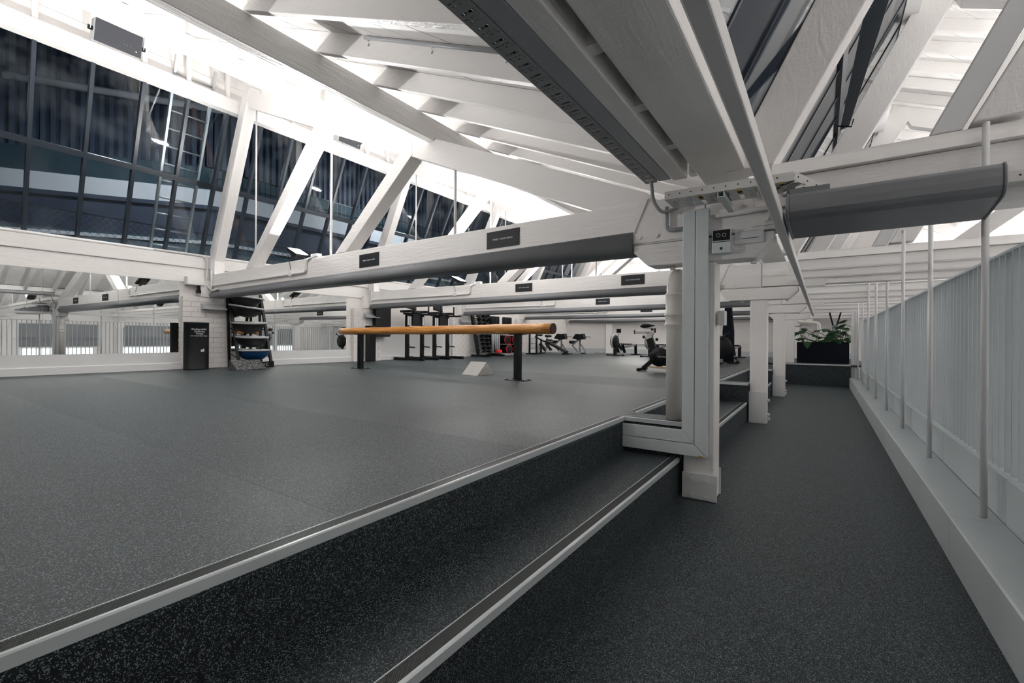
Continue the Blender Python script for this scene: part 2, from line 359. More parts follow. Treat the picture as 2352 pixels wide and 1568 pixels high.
# ---- box column at the far end of the corridor on the right
t = thing('boxed_column', 'white boxed column with upright grooves at the far end of the slatted screen', 'column', (.72, 15.0, .245))
obj('casing', MB().box(.63, .70, 14.95, 15.05, .0, 2.0).box(.705, .75, 14.96, 15.05, 0, 2.0).box(.755, .80, 14.97, 15.05, 0, 2.0), 'smooth', t, world=True)
# ---- left wall: low panel, baseboard, mirrors, brick, fascia, plate
XW = -10.3
PIER = [(3.65 + BAY * i, 4.54 + BAY * i) for i in range(-2, 5)]
struct('wall_left', MB().box(XW - .3, XW - .01, YF, YB, 0, 2.30), 'brickwall_y')
gaps = [(YF, PIER[1][0] + .0)] + [(PIER[i][1], PIER[i + 1][0]) for i in range(1, 6)]
for i, (a, b_) in enumerate(gaps):
    if b_ - a < .2: continue
    bb = struct('wall_left', MB().box(XW - .008, XW, a, b_, HP, .905 if i < 3 else 1.55), 'smooth')
    bs = struct('baseboard_left', MB().prism([(XW, HP), (XW + .022, HP), (XW + .022, HP + .118), (XW + .012, HP + .13), (XW, HP + .13)], 'y', a, b_), 'smooth')
mp_ = [(-.12 + .94 * k, .82 + .94 * k) for k in range(-1, 4)]
mp_[-1] = (2.70, 3.63)
mn = ['mirror panel on the left wall, beyond the left edge', 'mirror panel at the left edge of the left wall', 'mirror panel second from the left edge of the picture', 'mirror panel third from the left edge of the picture', 'mirror panel just left of the brick pier with the black bin']
for (a, b_), l in zip(mp_, mn): tag(obj('wall_mirror', MB().box(XW - .007, XW + .001, a + .002, b_ - .002, .907, 2.29), 'mirror'), l, 'mirror', 'mirror panels on the left wall')
for (a, b_), l in zip([(4.56, 5.49), (5.49, 6.43), (6.43, 7.37)], ['mirror panel right of the brick pier, behind the rack of balance domes', 'middle mirror panel between the first and second brick piers', 'mirror panel just left of the second brick pier']):
    tag(obj('wall_mirror', MB().box(XW - .007, XW + .001, a + .002, b_ - .002, .907, 2.29), 'mirror'), l, 'mirror', 'mirror panels on the left wall')
struct('trim', MB().box(XW - .01, XW + .015, YF, YB, 2.28, 2.575), 'timber_y', bevel=.004)
wp = struct('trim', MB().box(XW - .2, XW + .05, YF, YB, 2.575, 2.80), 'timber_y', bevel=.01)
struct('trim', MB().tube([(XW + .03, YF, 2.815), (XW + .03, YB, 2.815)], .014, 8), 'conduit')
# brick piers
hx, hy, hz = .11, .275, .092
brick_h = mesh('brick', MB().box(0, hx, 0, hy - .012, 0, hz), 'brick')
brick_s = mesh('brick', MB().box(0, hx, 0, .13 - .012, 0, hz), 'brick')
for i, (a, b_) in enumerate(PIER[2:6]):
    big = i == 0; wd = b_ - a
    t = thing('brick_pier', ['white painted brick pier behind the black wipes bin', 'second white painted brick pier, beyond the first run of mirrors', 'third white painted brick pier, by the dip stations', 'fourth white painted brick pier, left of the black ladder frame', 'white brick pier in the far left corner'][i], 'pier', (XW, a, HP))
    obj('mortar_core', MB().box(0, .094, .008, wd - .008, 0, 1.42), 'mortar', t)
    nb = MB()
    for c in range(14):
        yy = 0; z = c * .1015 + .004; first = c % 2 == 0
        while yy < wd - .02:
            L_ = (.14 if first and yy == 0 else .27)
            L_ = min(L_, wd - yy)
            j = random.uniform(-.004, .005)
            if big:
                me = mesh('brick', MB().box(.0, .104 + j, yy, yy + L_ - .011, z, z + .091), 'brick'); obj('brick', me, None, t, bevel=.006)
            else: nb.box(.0, .104 + j, yy, yy + L_ - .011, z, z + .091)
            yy += L_
    if not big: obj('bricks', nb, 'brick', t, kind='stuff')
    # end block between tie beam and wall
    obj('bearing_block', MB().box(.0, .12, .30, wd - .05, 1.425, 1.75), 'white', t)
    # slanted pad stone
    tag(obj('sloping_bracket', MB().prism([(XW + .112, 2.0 - .13), (XW + .13, 2.0 - .13), (XW + .28, 1.77), (XW + .28, 1.755), (XW + .112, 1.755)], 'y', a + .3, a + .72), 'lgrey'),
        ['grey sloping plate on the brick pier above the wipes bin', 'grey sloping plate on the second brick pier', 'grey sloping plate on the third brick pier beside the dip stations', 'grey sloping plate on the fourth brick pier', 'grey sloping plate on the pier in the far left corner'][i], 'bracket', 'sloping plates on the brick piers')
# back wall
struct('wall_back', MB().box(XW - .3, 9.2, YB, YB + .3, -3, 6.6), 'brickwall_x')
struct('baseboard_back', MB().box(XW, 1.0, YB - .03, YB, HP, HP + .2), 'cool')
struct('wall_back', MB().box(-8.2, -7.9, YB - .12, YB, HP, 1.9), 'white')
struct('trim', MB().tube([(-7.5, YB - .06, 1.02), (-3.0, YB - .06, 1.02)], .022, 8), 'conduit')
struct('wall_front', MB().box(XW - .3, 9.2, YF - .3, YF, -3, 6.6), 'white')
# lower hall beyond the screen
struct('floor', MB().box(.9, 9.2, YF, YB, -3.05, -3.0), 'gymfloor')
struct('wall_right', MB().box(9.0, 9.3, YF, YB, -3, 2.9), 'white')
struct('wall_right', MB().box(.86, 1.0, YF, YE, -3, .24), 'white')
# roof ------------------------------------------------------------------
SL = -.4345
def roof(x0, tagl, n1):
    """x0: bay offset (0 left bay, 9.9 right bay)"""
    zb = lambda X: 3.93 + SL * (X - x0 + 3.7)
    ce = struct('ceiling')
    ce.location = (x0 - 9, 0, 6)
    ang = R(38); dx, dy = math.cos(ang), math.sin(ang); nx, ny = -dy, dx
    xa, xb, ya, yb = x0 - 9.02, x0 - .86, YF, YB
    if x0 > 0: xb = x0 - .7
    corners = [(xa, ya), (xb, ya), (xb, yb), (xa, yb)]
    cs = [c[0] * nx + c[1] * ny for c in corners]; k = min(cs); wdt = .222
    def clip(P, f):
        out = []
        for i in range(len(P)):
            a, b_ = P[i - 1], P[i]; fa, fb = f(a), f(b_)
            if (fa >= 0) != (fb >= 0): t_ = fa / (fa - fb); out.append((a[0] + (b_[0] - a[0]) * t_, a[1] + (b_[1] - a[1]) * t_))
            if fb >= 0: out.append(b_)
        return out
    while k < max(cs):
        P = clip(corners, lambda p: p[0] * nx + p[1] * ny - k - .003); P = clip(P, lambda p: k + wdt - .003 - p[0] * nx - p[1] * ny) if P else P
        if len(P) >= 3:
            j = random.uniform(0, .004); nn = len(P); b = MB()
            b.add([(p[0], p[1], zb(p[0]) + j) for p in P] + [(p[0], p[1], zb(p[0]) + .02) for p in P],
                  [tuple(range(nn)), tuple(range(nn, 2 * nn))[::-1]] + [(i, i + nn, (i + 1) % nn + nn, (i + 1) % nn) for i in range(nn)])
            obj('plank', b, 'white', ce, world=True)
        k += wdt
    b = MB(); b.prism([(xa - .3, zb(xa - .3) + .022), (xb + .1, zb(xb + .1) + .022), (xb + .1, zb(xb + .1) + .1), (xa - .3, zb(xa - .3) + .1)], 'y', YF - .3, YB + .3)
    obj('roof_deck', b, 'ext_dark', ce, world=True)
    # rafters
    y = 1.72 - .615 * 9; b = MB()
    rp = [(-9.0, zb(x0 - 9.0) - .19), (-.86, zb(x0 - .86) - .19), (-.86, zb(x0 - .86) - .001), (-9.0, zb(x0 - 9.0) - .001)]
    rm = mesh('rafter', MB().prism([(p[0] + x0, p[1]) for p in rp], 'y', 0, .062), 'timber_x')
    while y < YB - .1:
        o = obj('rafter', rm, None, ce, bevel=.004); o.location = (-ce.location.x, y, -ce.location.z); y += .615
    # purlins on the truss top chords
    for xp, z0, z1, nm in ((-3.7, 3.487, 3.735, 'lower'), (-6.46, 4.71, 4.925, 'upper')):
        tag(obj('purlin', MB().box(x0 + xp - .1, x0 + xp, YF, YB, z0, z1), 'timber_y', bevel=.006), 'long white timber %s purlin under the rafters of the %s roof slope' % (nm, tagl), 'beam')
    # glazing head, frieze and studs
    struct('trim', MB().prism([(x0 - 9.08, 5.32), (x0 - 8.93, 5.32), (x0 - 8.93, 5.56), (x0 - 9.12, 5.56)], 'y', YF, YB), 'timber_y')
    fr = struct('trim'); 
    b = MB().box(x0 - 9.06, x0 - 9.04, YF, YB, 5.56, 5.83); obj('frieze_board', b, 'white', fr)
    b = MB().box(x0 - 9.065, x0 - 9.045, YF, YB, 5.836, 6.25); obj('frieze_board', b, 'white', fr)
    sm_ = mesh('stud', MB().box(x0 - 9.04, x0 - 8.955, 0, .06, 5.56, 6.06), 'white')
    y = 1.72 - .615 * 9
    while y < YB: o = obj('stud', sm_, None, fr, bevel=.003); o.location = (0, y + .3, 0); y += .615
    # steep glazing
    gx = lambda z: x0 - 10.45 + (z - 2.8) / 1.846
    for wi in range(-1, 4):
        ya = Y0 + BAY * wi + .35 if wi >= 0 else YF; yb_ = min(YB, Y0 + BAY * (wi + 1) + .12)
        wn = struct('window_%d' % (n1 + wi + 1)); wn.location = (x0 - 10.4, (ya + yb_) / 2, 2.8)
        yk = 1.45 - .6225 * 9; ks = []
        while yk < yb_ + .7: ks.append(yk); yk += .6225
        ks = [q for q in ks if ya - .62 < q < yb_ + .1]
        for seg in ((2.80, 4.08), (4.13, 5.34)):
            for q in ks:
                sk = lambda z: (5.31 - z) * .047
                wa, wb = sk(seg[0]), sk(seg[1])
                def para(y0, y1, o0, o1):
                    n0 = Vector((-.879, 0, .476)); vs = []
                    for z, s_ in ((seg[0], wa), (seg[1], wb)):
                        for yy in (y0, y1):
                            for oo in (o0, o1):
                                p = Vector((gx(z), yy + s_, z)) + n0 * oo; vs.append(p)
                    return MB().add(vs, [(0, 1, 3, 2), (4, 6, 7, 5), (0, 4, 5, 1), (2, 3, 7, 6), (0, 2, 6, 4), (1, 5, 7, 3)])
                obj('glazing_bar', para(q - (.024 if x0 == 0 else .014), q + (.024 if x0 == 0 else .014), -.02 if x0 == 0 else -.004, .085 if x0 == 0 else .03), 'frame', wn, world=True)
                obj('pane', para(q + .026, q + .6225 - .026, .03, .036) if x0 == 0 else para(q + .015, q + .6225 - .015, .004, .010), 'glass', wn, world=True)
        b = MB(); p = Vector((gx(4.105), ya, 4.105)); b.beam((gx(4.105), ya - .3, 4.105), (gx(4.105), yb_ + .2, 4.105), .05, .09, up=(.476, 0, .879)); obj('transom', b, 'frame', wn, world=True)
    return ce
roof(0, 'left hand', 1)
roof(9.9, 'right hand', 6)
struct('wall_left', MB().prism([(XW - .2, 2.8), (XW + .02, 2.8), (XW - .02, 2.86), (XW - .2, 2.86)], 'y', YF, YB), 'white')
# valley assembly above the posts --------------------------------------
tag(obj('valley_beam', MB().box(-.79, -.47, YF, YB, 2.46, 2.76), 'timber_y', bevel=.012), 'massive rough white timber valley beam overhead, running above the row of posts', 'beam')
tag(obj('valley_side_beam', MB().box(-.972, -.862, YF, 3.64, 2.46, 2.68), 'timber_y', bevel=.006), 'narrow white timber joist overhead just left of the massive valley beam', 'beam')
tag(obj('cable_trunking', MB().box(-1.076, -.974, YF, 3.60, 2.462, 2.54), 'dconduit', bevel=.006), 'smooth grey trunking overhead between the perforated tray and the joist', 'trunking')
vl = struct('trim')
obj('gutter_sole', MB().box(-1.0, -.46, YF, YB, 2.76, 2.80), 'white', vl)
obj('recess_board', MB().box(-.865, -.785, YF, YB, 2.60, 2.63), 'white', vl)
y = 1.72 - .615 * 9
bk = mesh('block', MB().box(-.862, -.79, 0, .08, 2.50, 2.60), 'white')
while y < 19: o = obj('block', bk, None, vl); o.location = (0, y + .1, 0); y += .615
obj('sill_board', MB().prism([(-.60, 2.76), (-.40, 2.76), (-.44, 2.84), (-.60, 2.84)], 'y', YF, YB), 'timber_y', vl)
# perforated tray along the valley
t = thing('cable_tray', 'long perforated grey steel cable tray overhead beside the valley beam', 'cable tray', (-1.12, YF, 2.46))
b = MB(); xa, xb = -1.172, -1.08
b.box(xa - .002, xa, YF, 3.58, 2.462, 2.52); b.box(xb, xb + .002, YF, 3.58, 2.462, 2.52)
pit = .10; y = YF
slots = []
while y < 3.56:
    # tray floor made of strips leaving real slots: solid land, long slot, land with two short slots
    x_ = lambda f: xa + (xb - xa) * f
    z0, z1 = 2.46, 2.4625
    b.box(xa, xb, y, y + .022, z0, z1)
    b.box(xa, x_(.2), y + .022, y + .036, z0, z1); b.box(x_(.85), xb, y + .022, y + .036, z0, z1)
    b.box(xa, xb, y + .036, y + .055, z0, z1)
    for f0, f1 in ((0, .12), (.30, .42), (.60, .70), (.88, 1)): b.box(x_(f0), x_(f1), y + .055, y + .062, z0, z1)
    b.box(xa, xb, y + .062, y + .075, z0, z1)
    for f0, f1 in ((0, .22), (.36, .50), (.64, .86), (.93, 1)): b.box(x_(f0), x_(f1), y + .075, y + .082, z0, z1)
    b.box(xa, xb, y + .082, y + .10, z0, z1); y += pit
obj('tray_floor', b, 'trayd', t, world=True)
obj('tray_lid', MB().box(xa, xb, YF, 3.58, 2.53, 2.535), 'blackm', t, world=True)
for i in range(3): obj('cable', MB().tube([(xa + .02 + .022 * i, YF, 2.475), (xa + .025 + .02 * i, 0, 2.476), (xa + .02 + .022 * i, 3.36, 2.475)], .006, 6), ['dconduit', 'blackm', 'trayd'][i], t, world=True)
# steel bar hung under the tie beams
t = thing('steel_bar', 'long slim grey painted steel bar running overhead under the right hand tie beams', 'steel bar', (-.215, YF, 1.9))
obj('bar', MB().box(-.242, -.191, YF, YE + .4, 1.90, 1.968), 'conduit', t, bevel=.006, world=True)
for k in range(0, 4):
    yk = Y0 + BAY * k; obj('angle_bracket', MB().box(-.27, .03, yk - .07, yk + .0, 1.970, 1.976).box(-.27, .03, yk - .008, yk - .001, 1.976, 2.06), 'conduit', t, world=True)
# ================================================================ POSTS AND TRUSSES
PX0, PX1 = -.888, -.668
orn = ['nearest', 'second', 'third', 'fourth', 'fifth']
for k in range(-1, 5):
    yk = Y0 + BAY * k; z0 = 0 if k < 3 else HP
    lab = 'square white timber post, %s' % (['behind the camera', 'nearest the camera, with pale trunking on its face', 'second along the corridor', 'third along the corridor', 'fourth, standing on the platform left of the planter', 'at the far wall'][k + 1])
    t = thing('timber_post', lab, 'post', (-.78, yk + .12, z0))
    obj('shaft', MB().box(PX0, PX1, yk + .02, yk + .24, z0, 1.81), 'timber_z', t, bevel=.008, world=True)
    if k < 3:
        if k <= 0:
            obj('base_plate', MB().box(PX0 - .006, PX1 + .026, yk + .008, yk + .019, 0.003, .20), 'smooth', t, bevel=.003, world=True)
            obj('base_plate', MB().box(PX0 - .002, PX1 + .012, yk + .241, yk + .252, 0.003, .21), 'smooth', t, bevel=.003, world=True)
            for bx, bz in ((-.826, .155), (-.72, .15), (-.82, .03), (-.715, .025)):
                obj('bolt', MB().cyl((bx, yk + .008, bz), (bx, yk + .002, bz), .018, 14).hexbolt((bx, yk + .004, bz), (0, -1, 0), .015, .012), 'smooth', t, world=True)
        else:
            obj('casing', MB().box(PX0 - .008, PX1 + .004, yk + .012, yk + .19, 0.003, .46), 'smooth', t, bevel=.003, world=True)
            for bz in (.07, .13, .34): obj('bolt', MB().hexbolt((PX1 + .004, yk + .07, bz), (1, 0, 0), .026, .035), 'smooth', t, world=True)
    cl = [(-1.29, 1.93), (-1.17, 1.812), (-.40, 1.812), (-.28, 1.93), (-.28, 1.988), (-1.29, 1.988)]
    t2 = thing('corbel', 'white timber corbel with chamfered ends on top of the %s post' % (['unseen', 'nearest', 'second', 'third', 'fourth', 'far wall'][k + 1]), 'corbel', (-.78, yk, 1.812))
    obj('block', MB().prism(cl, 'y', yk + .0, yk + .22), 'timber_x', t2, bevel=.008, world=True)
    for bx in (-1.0, -.42): obj('nut', MB().hexbolt((bx, yk + .11, 1.812), (0, 0, -1), .022, .03), 'white', t2, world=True)
SK = math.atan(.05)
def tie_prof(xa, xb, zfun_b, zfun_t): return [(xa, zfun_b(xa)), (xb, zfun_b(xb)), (xb, zfun_t(xb)), (xa, zfun_t(xa))]
def truss_left(k):
    t = thing('roof_truss', 'white timber roof truss over the platform, %s' % ['behind the camera', 'nearest, carrying the two largest warning signs', 'second from the camera', 'third from the camera', 'fourth from the camera', 'against the far wall'][k + 1], 'roof truss', (-.9, Y0 + BAY * k, 0), -SK, 'trusses over the platform')
    X = lambda x: x + .9
    zb = lambda x: 1.99 - .006 * (x + .7); zt = lambda x: 2.335 - .0128 * (x + .7)
    obj('tie_beam', MB().prism([(X(a), b_) for a, b_ in tie_prof(-10.22, -.74, zb, zt)], 'y', 0, .2), 'timber_x', t, bevel=.008)
    obj('top_chord', MB().prism([(X(-8.70), 5.70), (X(-8.52), 5.32), (X(-1.45), 2.25), (X(-1.05), 2.30), (X(-1.2), 2.42)], 'y', .012, .19), 'timber_x', t, bevel=.006)
    obj('raking_post', MB().prism([(X(-10.22), 2.47), (X(-10.22), 2.96), (X(-8.72), 5.73), (X(-8.58), 5.75), (X(-8.48), 5.68), (X(-10.0), 2.72), (X(-10.0), 2.46)], 'y', .006, .19), 'timber_z', t, bevel=.006)
    obj('strut', MB().prism([(X(-8.60), 2.445), (X(-6.33), 4.36), (X(-6.33), 4.55), (X(-6.1), 4.50), (X(-6.1), 4.28), (X(-8.34), 2.44)], 'y', .008, .19), 'timber_x', t, bevel=.006)
    obj('strut', MB().prism([(X(-5.72), 2.405), (X(-4.32), 3.48), (X(-4.32), 3.70), (X(-4.1), 3.60), (X(-4.08), 3.42), (X(-5.45), 2.40)], 'y', .004, .19), 'timber_x', t, bevel=.006)
    for xr in (-8.42, -5.98, -3.45):
        obj('tie_rod', MB().cyl((X(xr), .10, zt(xr) - .1), (X(xr), .10, 5.66 - .4345 * (xr + 8.66) - .15), .015, 8), 'smooth', t)
    # strap and cleats at the post end
    obj('strap', MB().prism([(X(-1.40), 2.02), (X(-1.32), 2.02), (X(-1.17), 2.36), (X(-1.23), 2.38)], 'y', -.012, -.001), 'white', t, bevel=.002)
    obj('flitch_plate', MB().box(X(-1.36), X(-.76), -.010, -.001, 2.005, 2.085), 'white', t, bevel=.002)
    for bx in (-1.24, -1.10): obj('bolt', MB().cyl((X(bx), -.010, 2.05), (X(bx), -.022, 2.05), .016, 10), 'white', t)
    for bx, bz in ((-10.16, 2.10), (-10.10, 2.06), (-10.17, 2.05)): obj('bolt', MB().cyl((X(bx), -.0, bz), (X(bx), -.015, bz), .012, 8), 'white', t)
    b = MB(); pr = [(.0, 2.100), (-.012, 2.104), (-.016, 2.085), (-.03, 2.06), (-.052, 2.02), (-.056, 1.985), (-.045, 1.95), (-.02, 1.93), (.03, 1.925), (.17, 1.925), (.215, 1.94), (.225, 1.98), (.21, 2.02), (.201, 2.02), (.201, 1.985), (.0, 1.985)]
    vs = []; n = len(pr)
    for xx, db, dt in (((-1.295, 0, 0), (-5.7, .033, .006), (-10.1, .066, .012)) if k < 1 else ((-1.295, .048, 0), (-5.7, .055, .006), (-10.1, .066, .012))):
        for y_, z_ in pr:
            f = (z_ - 1.925) / .18; vs.append((X(xx), y_ * (1 if f > .9 else 1), z_ + db * (1 - min(1, max(0, f))) + dt * f))
    fs = [tuple(range(n)), tuple(range(2 * n, 3 * n))[::-1]]
    for j in range(2):
        for i in range(n): fs.append((j * n + i, j * n + (i + 1) % n, (j + 1) * n + (i + 1) % n, (j + 1) * n + i))
    b.add(vs, fs, True); b.sm[0] = b.sm[1] = False
    o = obj('head_guard', b, 'vinyl', None); o.parent = t; o['label'] = 'grey padded head guard under the tie beam'
    b = MB()
    for i in range(15): xx = -1.6 - i * .6; b.cyl((X(xx), -.012, 2.088 + (-xx - 1.3) * .0013), (X(xx), -.016, 2.088 + (-xx - 1.3) * .0013), .006, 6)
    obj('guard_screws', b, 'blackm', t, kind='stuff')
    return t
for k in range(-1, 5): truss_left(k)
def truss_right(k):
    t = thing('roof_truss', 'white timber roof truss over the corridor, %s' % ['behind the camera', 'nearest, crossing the upper right of the picture', 'second from the camera', 'third from the camera', 'fourth from the camera', 'against the far wall'][k + 1], 'roof truss', (-.72, Y0 + BAY * k, 1.99), 0, 'trusses over the corridor')
    X = lambda x: x + .72; Z = lambda z: z - 1.99
    def pr(poly): return [(X(a), Z(b_)) for a, b_ in poly]
    obj('tie_beam', MB().box(X(-.735), X(8.98), 0, .2, Z(2.0), Z(2.342)), 'timber_x', t, bevel=.008)
    obj('cap_timber', MB().prism([(-.05, Z(2.344)), (.2, Z(2.344)), (.2, Z(2.45)), (-.0, Z(2.45))], 'x', X(-.30), X(8.98)), 'timber_x', t, bevel=.006)
    obj('raking_post', MB().prism(pr([(-.60, 2.455), (-.565, 2.52), (1.10, 5.72), (1.32, 5.72), (1.42, 5.6), (-.29, 2.455)]), 'y', .0, .2), 'timber_z', t, bevel=.008)
    obj('raking_strut', MB().prism(pr([(.52, 2.452), (1.86, 5.25), (1.99, 5.18), (.665, 2.452)]), 'y', .0, .2), 'smooth', t, bevel=.01)
    obj('raking_strut', MB().prism(pr([(.70, 2.475), (2.05, 5.12), (2.25, 5.05), (.94, 2.475)]), 'y', -.03, .15), 'timber_z', t, bevel=.008)
    obj('top_chord', MB().prism(pr([(1.2, 5.70), (1.38, 5.32), (8.45, 2.25), (8.85, 2.30), (8.7, 2.42)]), 'y', .012, .19), 'timber_x', t, bevel=.006)
    for a, b_, z0_, z1_ in ((3.0, 4.85, 2.45, 3.85),): obj('strut', MB().prism(pr([(a, z0_), (b_, z1_), (b_, z1_ + .2), (b_ + .24, z1_ + .1), (b_ + .24, z1_ - .05), (a + .26, z0_)]), 'y', .004, .19), 'timber_x', t, bevel=.006)
    for a, b_ in ((1.3, 3.57),): obj('strut', MB().prism(pr([(a, 2.45), (b_, 4.36), (b_, 4.55), (b_ + .24, 4.5), (b_ + .24, 4.28), (a + .26, 2.45)]), 'y', .008, .19), 'timber_x', t, bevel=.006)
    for xr in (3.92, 6.45): obj('tie_rod', MB().cyl((X(xr), .10, Z(2.3)), (X(xr), .10, Z(5.66 - .4345 * (xr - 1.24) - .15)), .013, 8), 'smooth', t)
    if k >= 1:
        for z in (2.20, 2.09): obj('conduit', MB().tube([(X(-.25), -.018, Z(z)), (X(8.9), -.018, Z(z))], .013, 8), 'conduit', t)
    else: obj('conduit', MB().tube([(X(-.66), -.018, Z(2.135)), (X(-.1), -.018, Z(2.14))], .014, 8), 'conduit', t)
    obj('flitch_plate', MB().box(X(-.70), X(-.40), -.010, -.001, Z(2.15), Z(2.23)), 'white', t, bevel=.002)
    obj('flitch_plate', MB().box(X(-.42), X(.02), -.010, -.001, Z(2.03), Z(2.10)), 'white', t, bevel=.002)
    obj('diagonal_strap', MB().prism(pr([(-.52, 2.20), (-.34, 2.02), (-.30, 2.05), (-.48, 2.24)]), 'y', -.006, -.001), 'white', t)
    for bx, bz in ((-.46, 2.20), (-.33, 2.07), (-.24, 2.08), (-.08, 2.06), (-.36, 2.25)):
        obj('bolt', MB().cyl((X(bx), -.01, Z(bz)), (X(bx), -.014, Z(bz)), .024, 16).hexbolt((X(bx), -.014, Z(bz)), (0, -1, 0), .016, .014), 'white', t)
for k in range(-1, 5): truss_right(k)
# hanging rods down to the plinth
for i in range(8):
    yk = 3.57 + 1.553 * i
    o = MB().cyl((.745, yk, .246), (.745, yk, 2.44 if i == 0 else (2.46 if i % 2 == 0 else 2.46)), .0165, 12)
    tag(obj('hanging_rod', o, 'smooth'), ['nearest, thickest looking white steel rod standing on the kerb at the right', 'second white steel rod along the kerb', 'third white steel rod along the kerb', 'fourth white steel rod along the kerb', 'fifth white steel rod along the kerb', 'sixth white steel rod along the kerb', 'seventh white steel rod along the kerb', 'eighth and farthest white steel rod along the kerb'][i], 'rod', 'white rods rising from the kerb')
# ================================================================ FITTINGS ON POST, BEAMS AND WALLS
# trunking on the first post (two parallel channels, mitred round the corner)
t = thing('wall_trunking', 'wide pale two-channel trunking running down the nearest post and turning left', 'trunking', (-.79, 3.66, .34))
ya, yb = 3.60, 3.655
o1, o2, o3 = -.886, -.795, -.702                       # outer left, middle, right
zt_ = 2.19; za, zm, zb_ = .532, .432, .34              # horizontal run: top, middle, bottom
XL = -1.387
obj('channel', MB().prism([(o1 + .006, zt_), (o3 - .006, zt_), (o3 - .006, zb_ + .006), (XL, zb_ + .006), (XL, za - .006), (o1 + .006, za - .006)], 'y', ya + .012, 3.665 - .004), 'upvc', t, world=True)
g = .003
obj('lid', MB().prism([(o1, zt_ + .004), (o2 - g, zt_ + .01), (o2 - g, zm + g), (o1, za)], 'y', ya, ya + .014), 'upvc', t, bevel=.004, world=True)
obj('lid', MB().prism([(o2 + g, zt_ + .012), (o3, zt_ + .012), (o3, zb_), (o2 + g, zm - g * 0)], 'y', ya, ya + .014), 'upvc', t, bevel=.004, world=True)
obj('lid', MB().prism([(XL - .003, za), (o1 - .001, za), (o2 - g - .002, zm + g), (XL - .003, zm + g)], 'y', ya, ya + .014), 'upvc', t, bevel=.004, world=True)
obj('lid', MB().prism([(XL - .003, zm - g), (o2 - .002, zm - g), (o3 - .002, zb_), (XL - .003, zb_)], 'y', ya, ya + .014), 'upvc', t, bevel=.004, world=True)
obj('tape_mark', MB().box(-.765, -.735, ya - .001, ya + .03, zb_ - .003, zb_ + .012), 'gold', t, world=True)
# drain pipe
t = thing('drain_pipe', 'cream painted drain pipe with ringed collar standing left of the nearest post', 'pipe', (-.99, 3.76, HP))
px, py = -.988, 3.765
pts = [(px, py, HP + .001), (px, py, 1.62)] + [(px, py + .10 * (1 - math.cos(a)), 1.62 + .12 * math.sin(a)) for a in [R(q) for q in (15, 30, 45, 60, 75)]] + [(px, py + .16, 1.75)]
obj('pipe', MB().tube(pts, .060, 24), 'pvc', t, world=True)
obj('collar', MB().lathe([(.061, 1.30), (.064, 1.315), (.078, 1.335), (.079, 1.345), (.070, 1.35), (.069, 1.352), (.069, 1.405), (.078, 1.413), (.078, 1.423), (.067, 1.445), (.067, 1.575), (.070, 1.58), (.070, 1.59), (.061, 1.595)], (px, py, 0), 28), 'pvc', t, world=True)
# sockets, label holder, bell box
t = thing('socket_box', 'white wall box with a black two-socket plate on the beam right of the nearest post', 'socket', (-.615, 3.64, 1.85))
obj('box', MB().box(-.678, -.552, 3.60, 3.648, 1.855, 1.935), 'upvc', t, bevel=.004, world=True)
obj('back_box', MB().box(-.678, -.552, 3.607, 3.648, 1.942, 2.03), 'upvc', t, bevel=.003, world=True)
obj('plate', MB().box(-.673, -.557, 3.602, 3.606, 1.948, 2.024), 'black', t, world=True)
for x in (-.635, -.595):
    b = MB(); b.tube([(x + .0125 * math.cos(a), 3.600, 1.986 + .0125 * math.sin(a)) for a in [2 * PI * i / 14 for i in range(15)]], .0015, 5); obj('socket_ring', b, 'print', t, world=True)
obj('data_port', MB().box(-.624, -.606, 3.598, 3.601, 1.885, 1.897).box(-.619, -.611, 3.598, 3.601, 1.878, 1.885), 'black', t, world=True)
t = thing('label_holder', 'clear label holder with a paper notice, right of the socket box', 'notice', (-.44, 3.64, 1.95))
obj('holder', MB().box(-.53, -.345, 3.640, 3.645, 1.915, 2.0), 'smooth', t, world=True)
obj('paper', MB().box(-.51, -.36, 3.637, 3.640, 1.935, 1.985), 'print', t, world=True)
obj('print_line', MB().box(-.49, -.375, 3.6355, 3.637, 1.948, 1.952), 'blackm', t, kind='stuff', world=True)
tag(obj('junction_box', MB().box(-.655, -.605, 3.70, 3.80, 1.33, 1.44), 'smooth', bevel=.006), 'white junction box on the right side of the nearest post', 'junction box')
tag(obj('conduit', MB().tube(bend([(-.905, 3.60, 2.30), (-.905, 3.60, 2.24), (-1.04, 3.58, 2.20), (-1.10, 3.55, 2.30), (-1.10, 3.50, 2.44)], .05), .014, 10), 'dconduit'), 'grey bent conduit at the end of the perforated tray above the nearest post', 'conduit')
tag(obj('conduit', MB().tube(bend([(-1.015, 3.625, 2.26), (-1.015, 3.625, 2.07), (-.89, 3.625, 2.075)], .05), .015, 10), 'dconduit'), 'grey conduit bending down behind the top of the pale trunking', 'conduit')
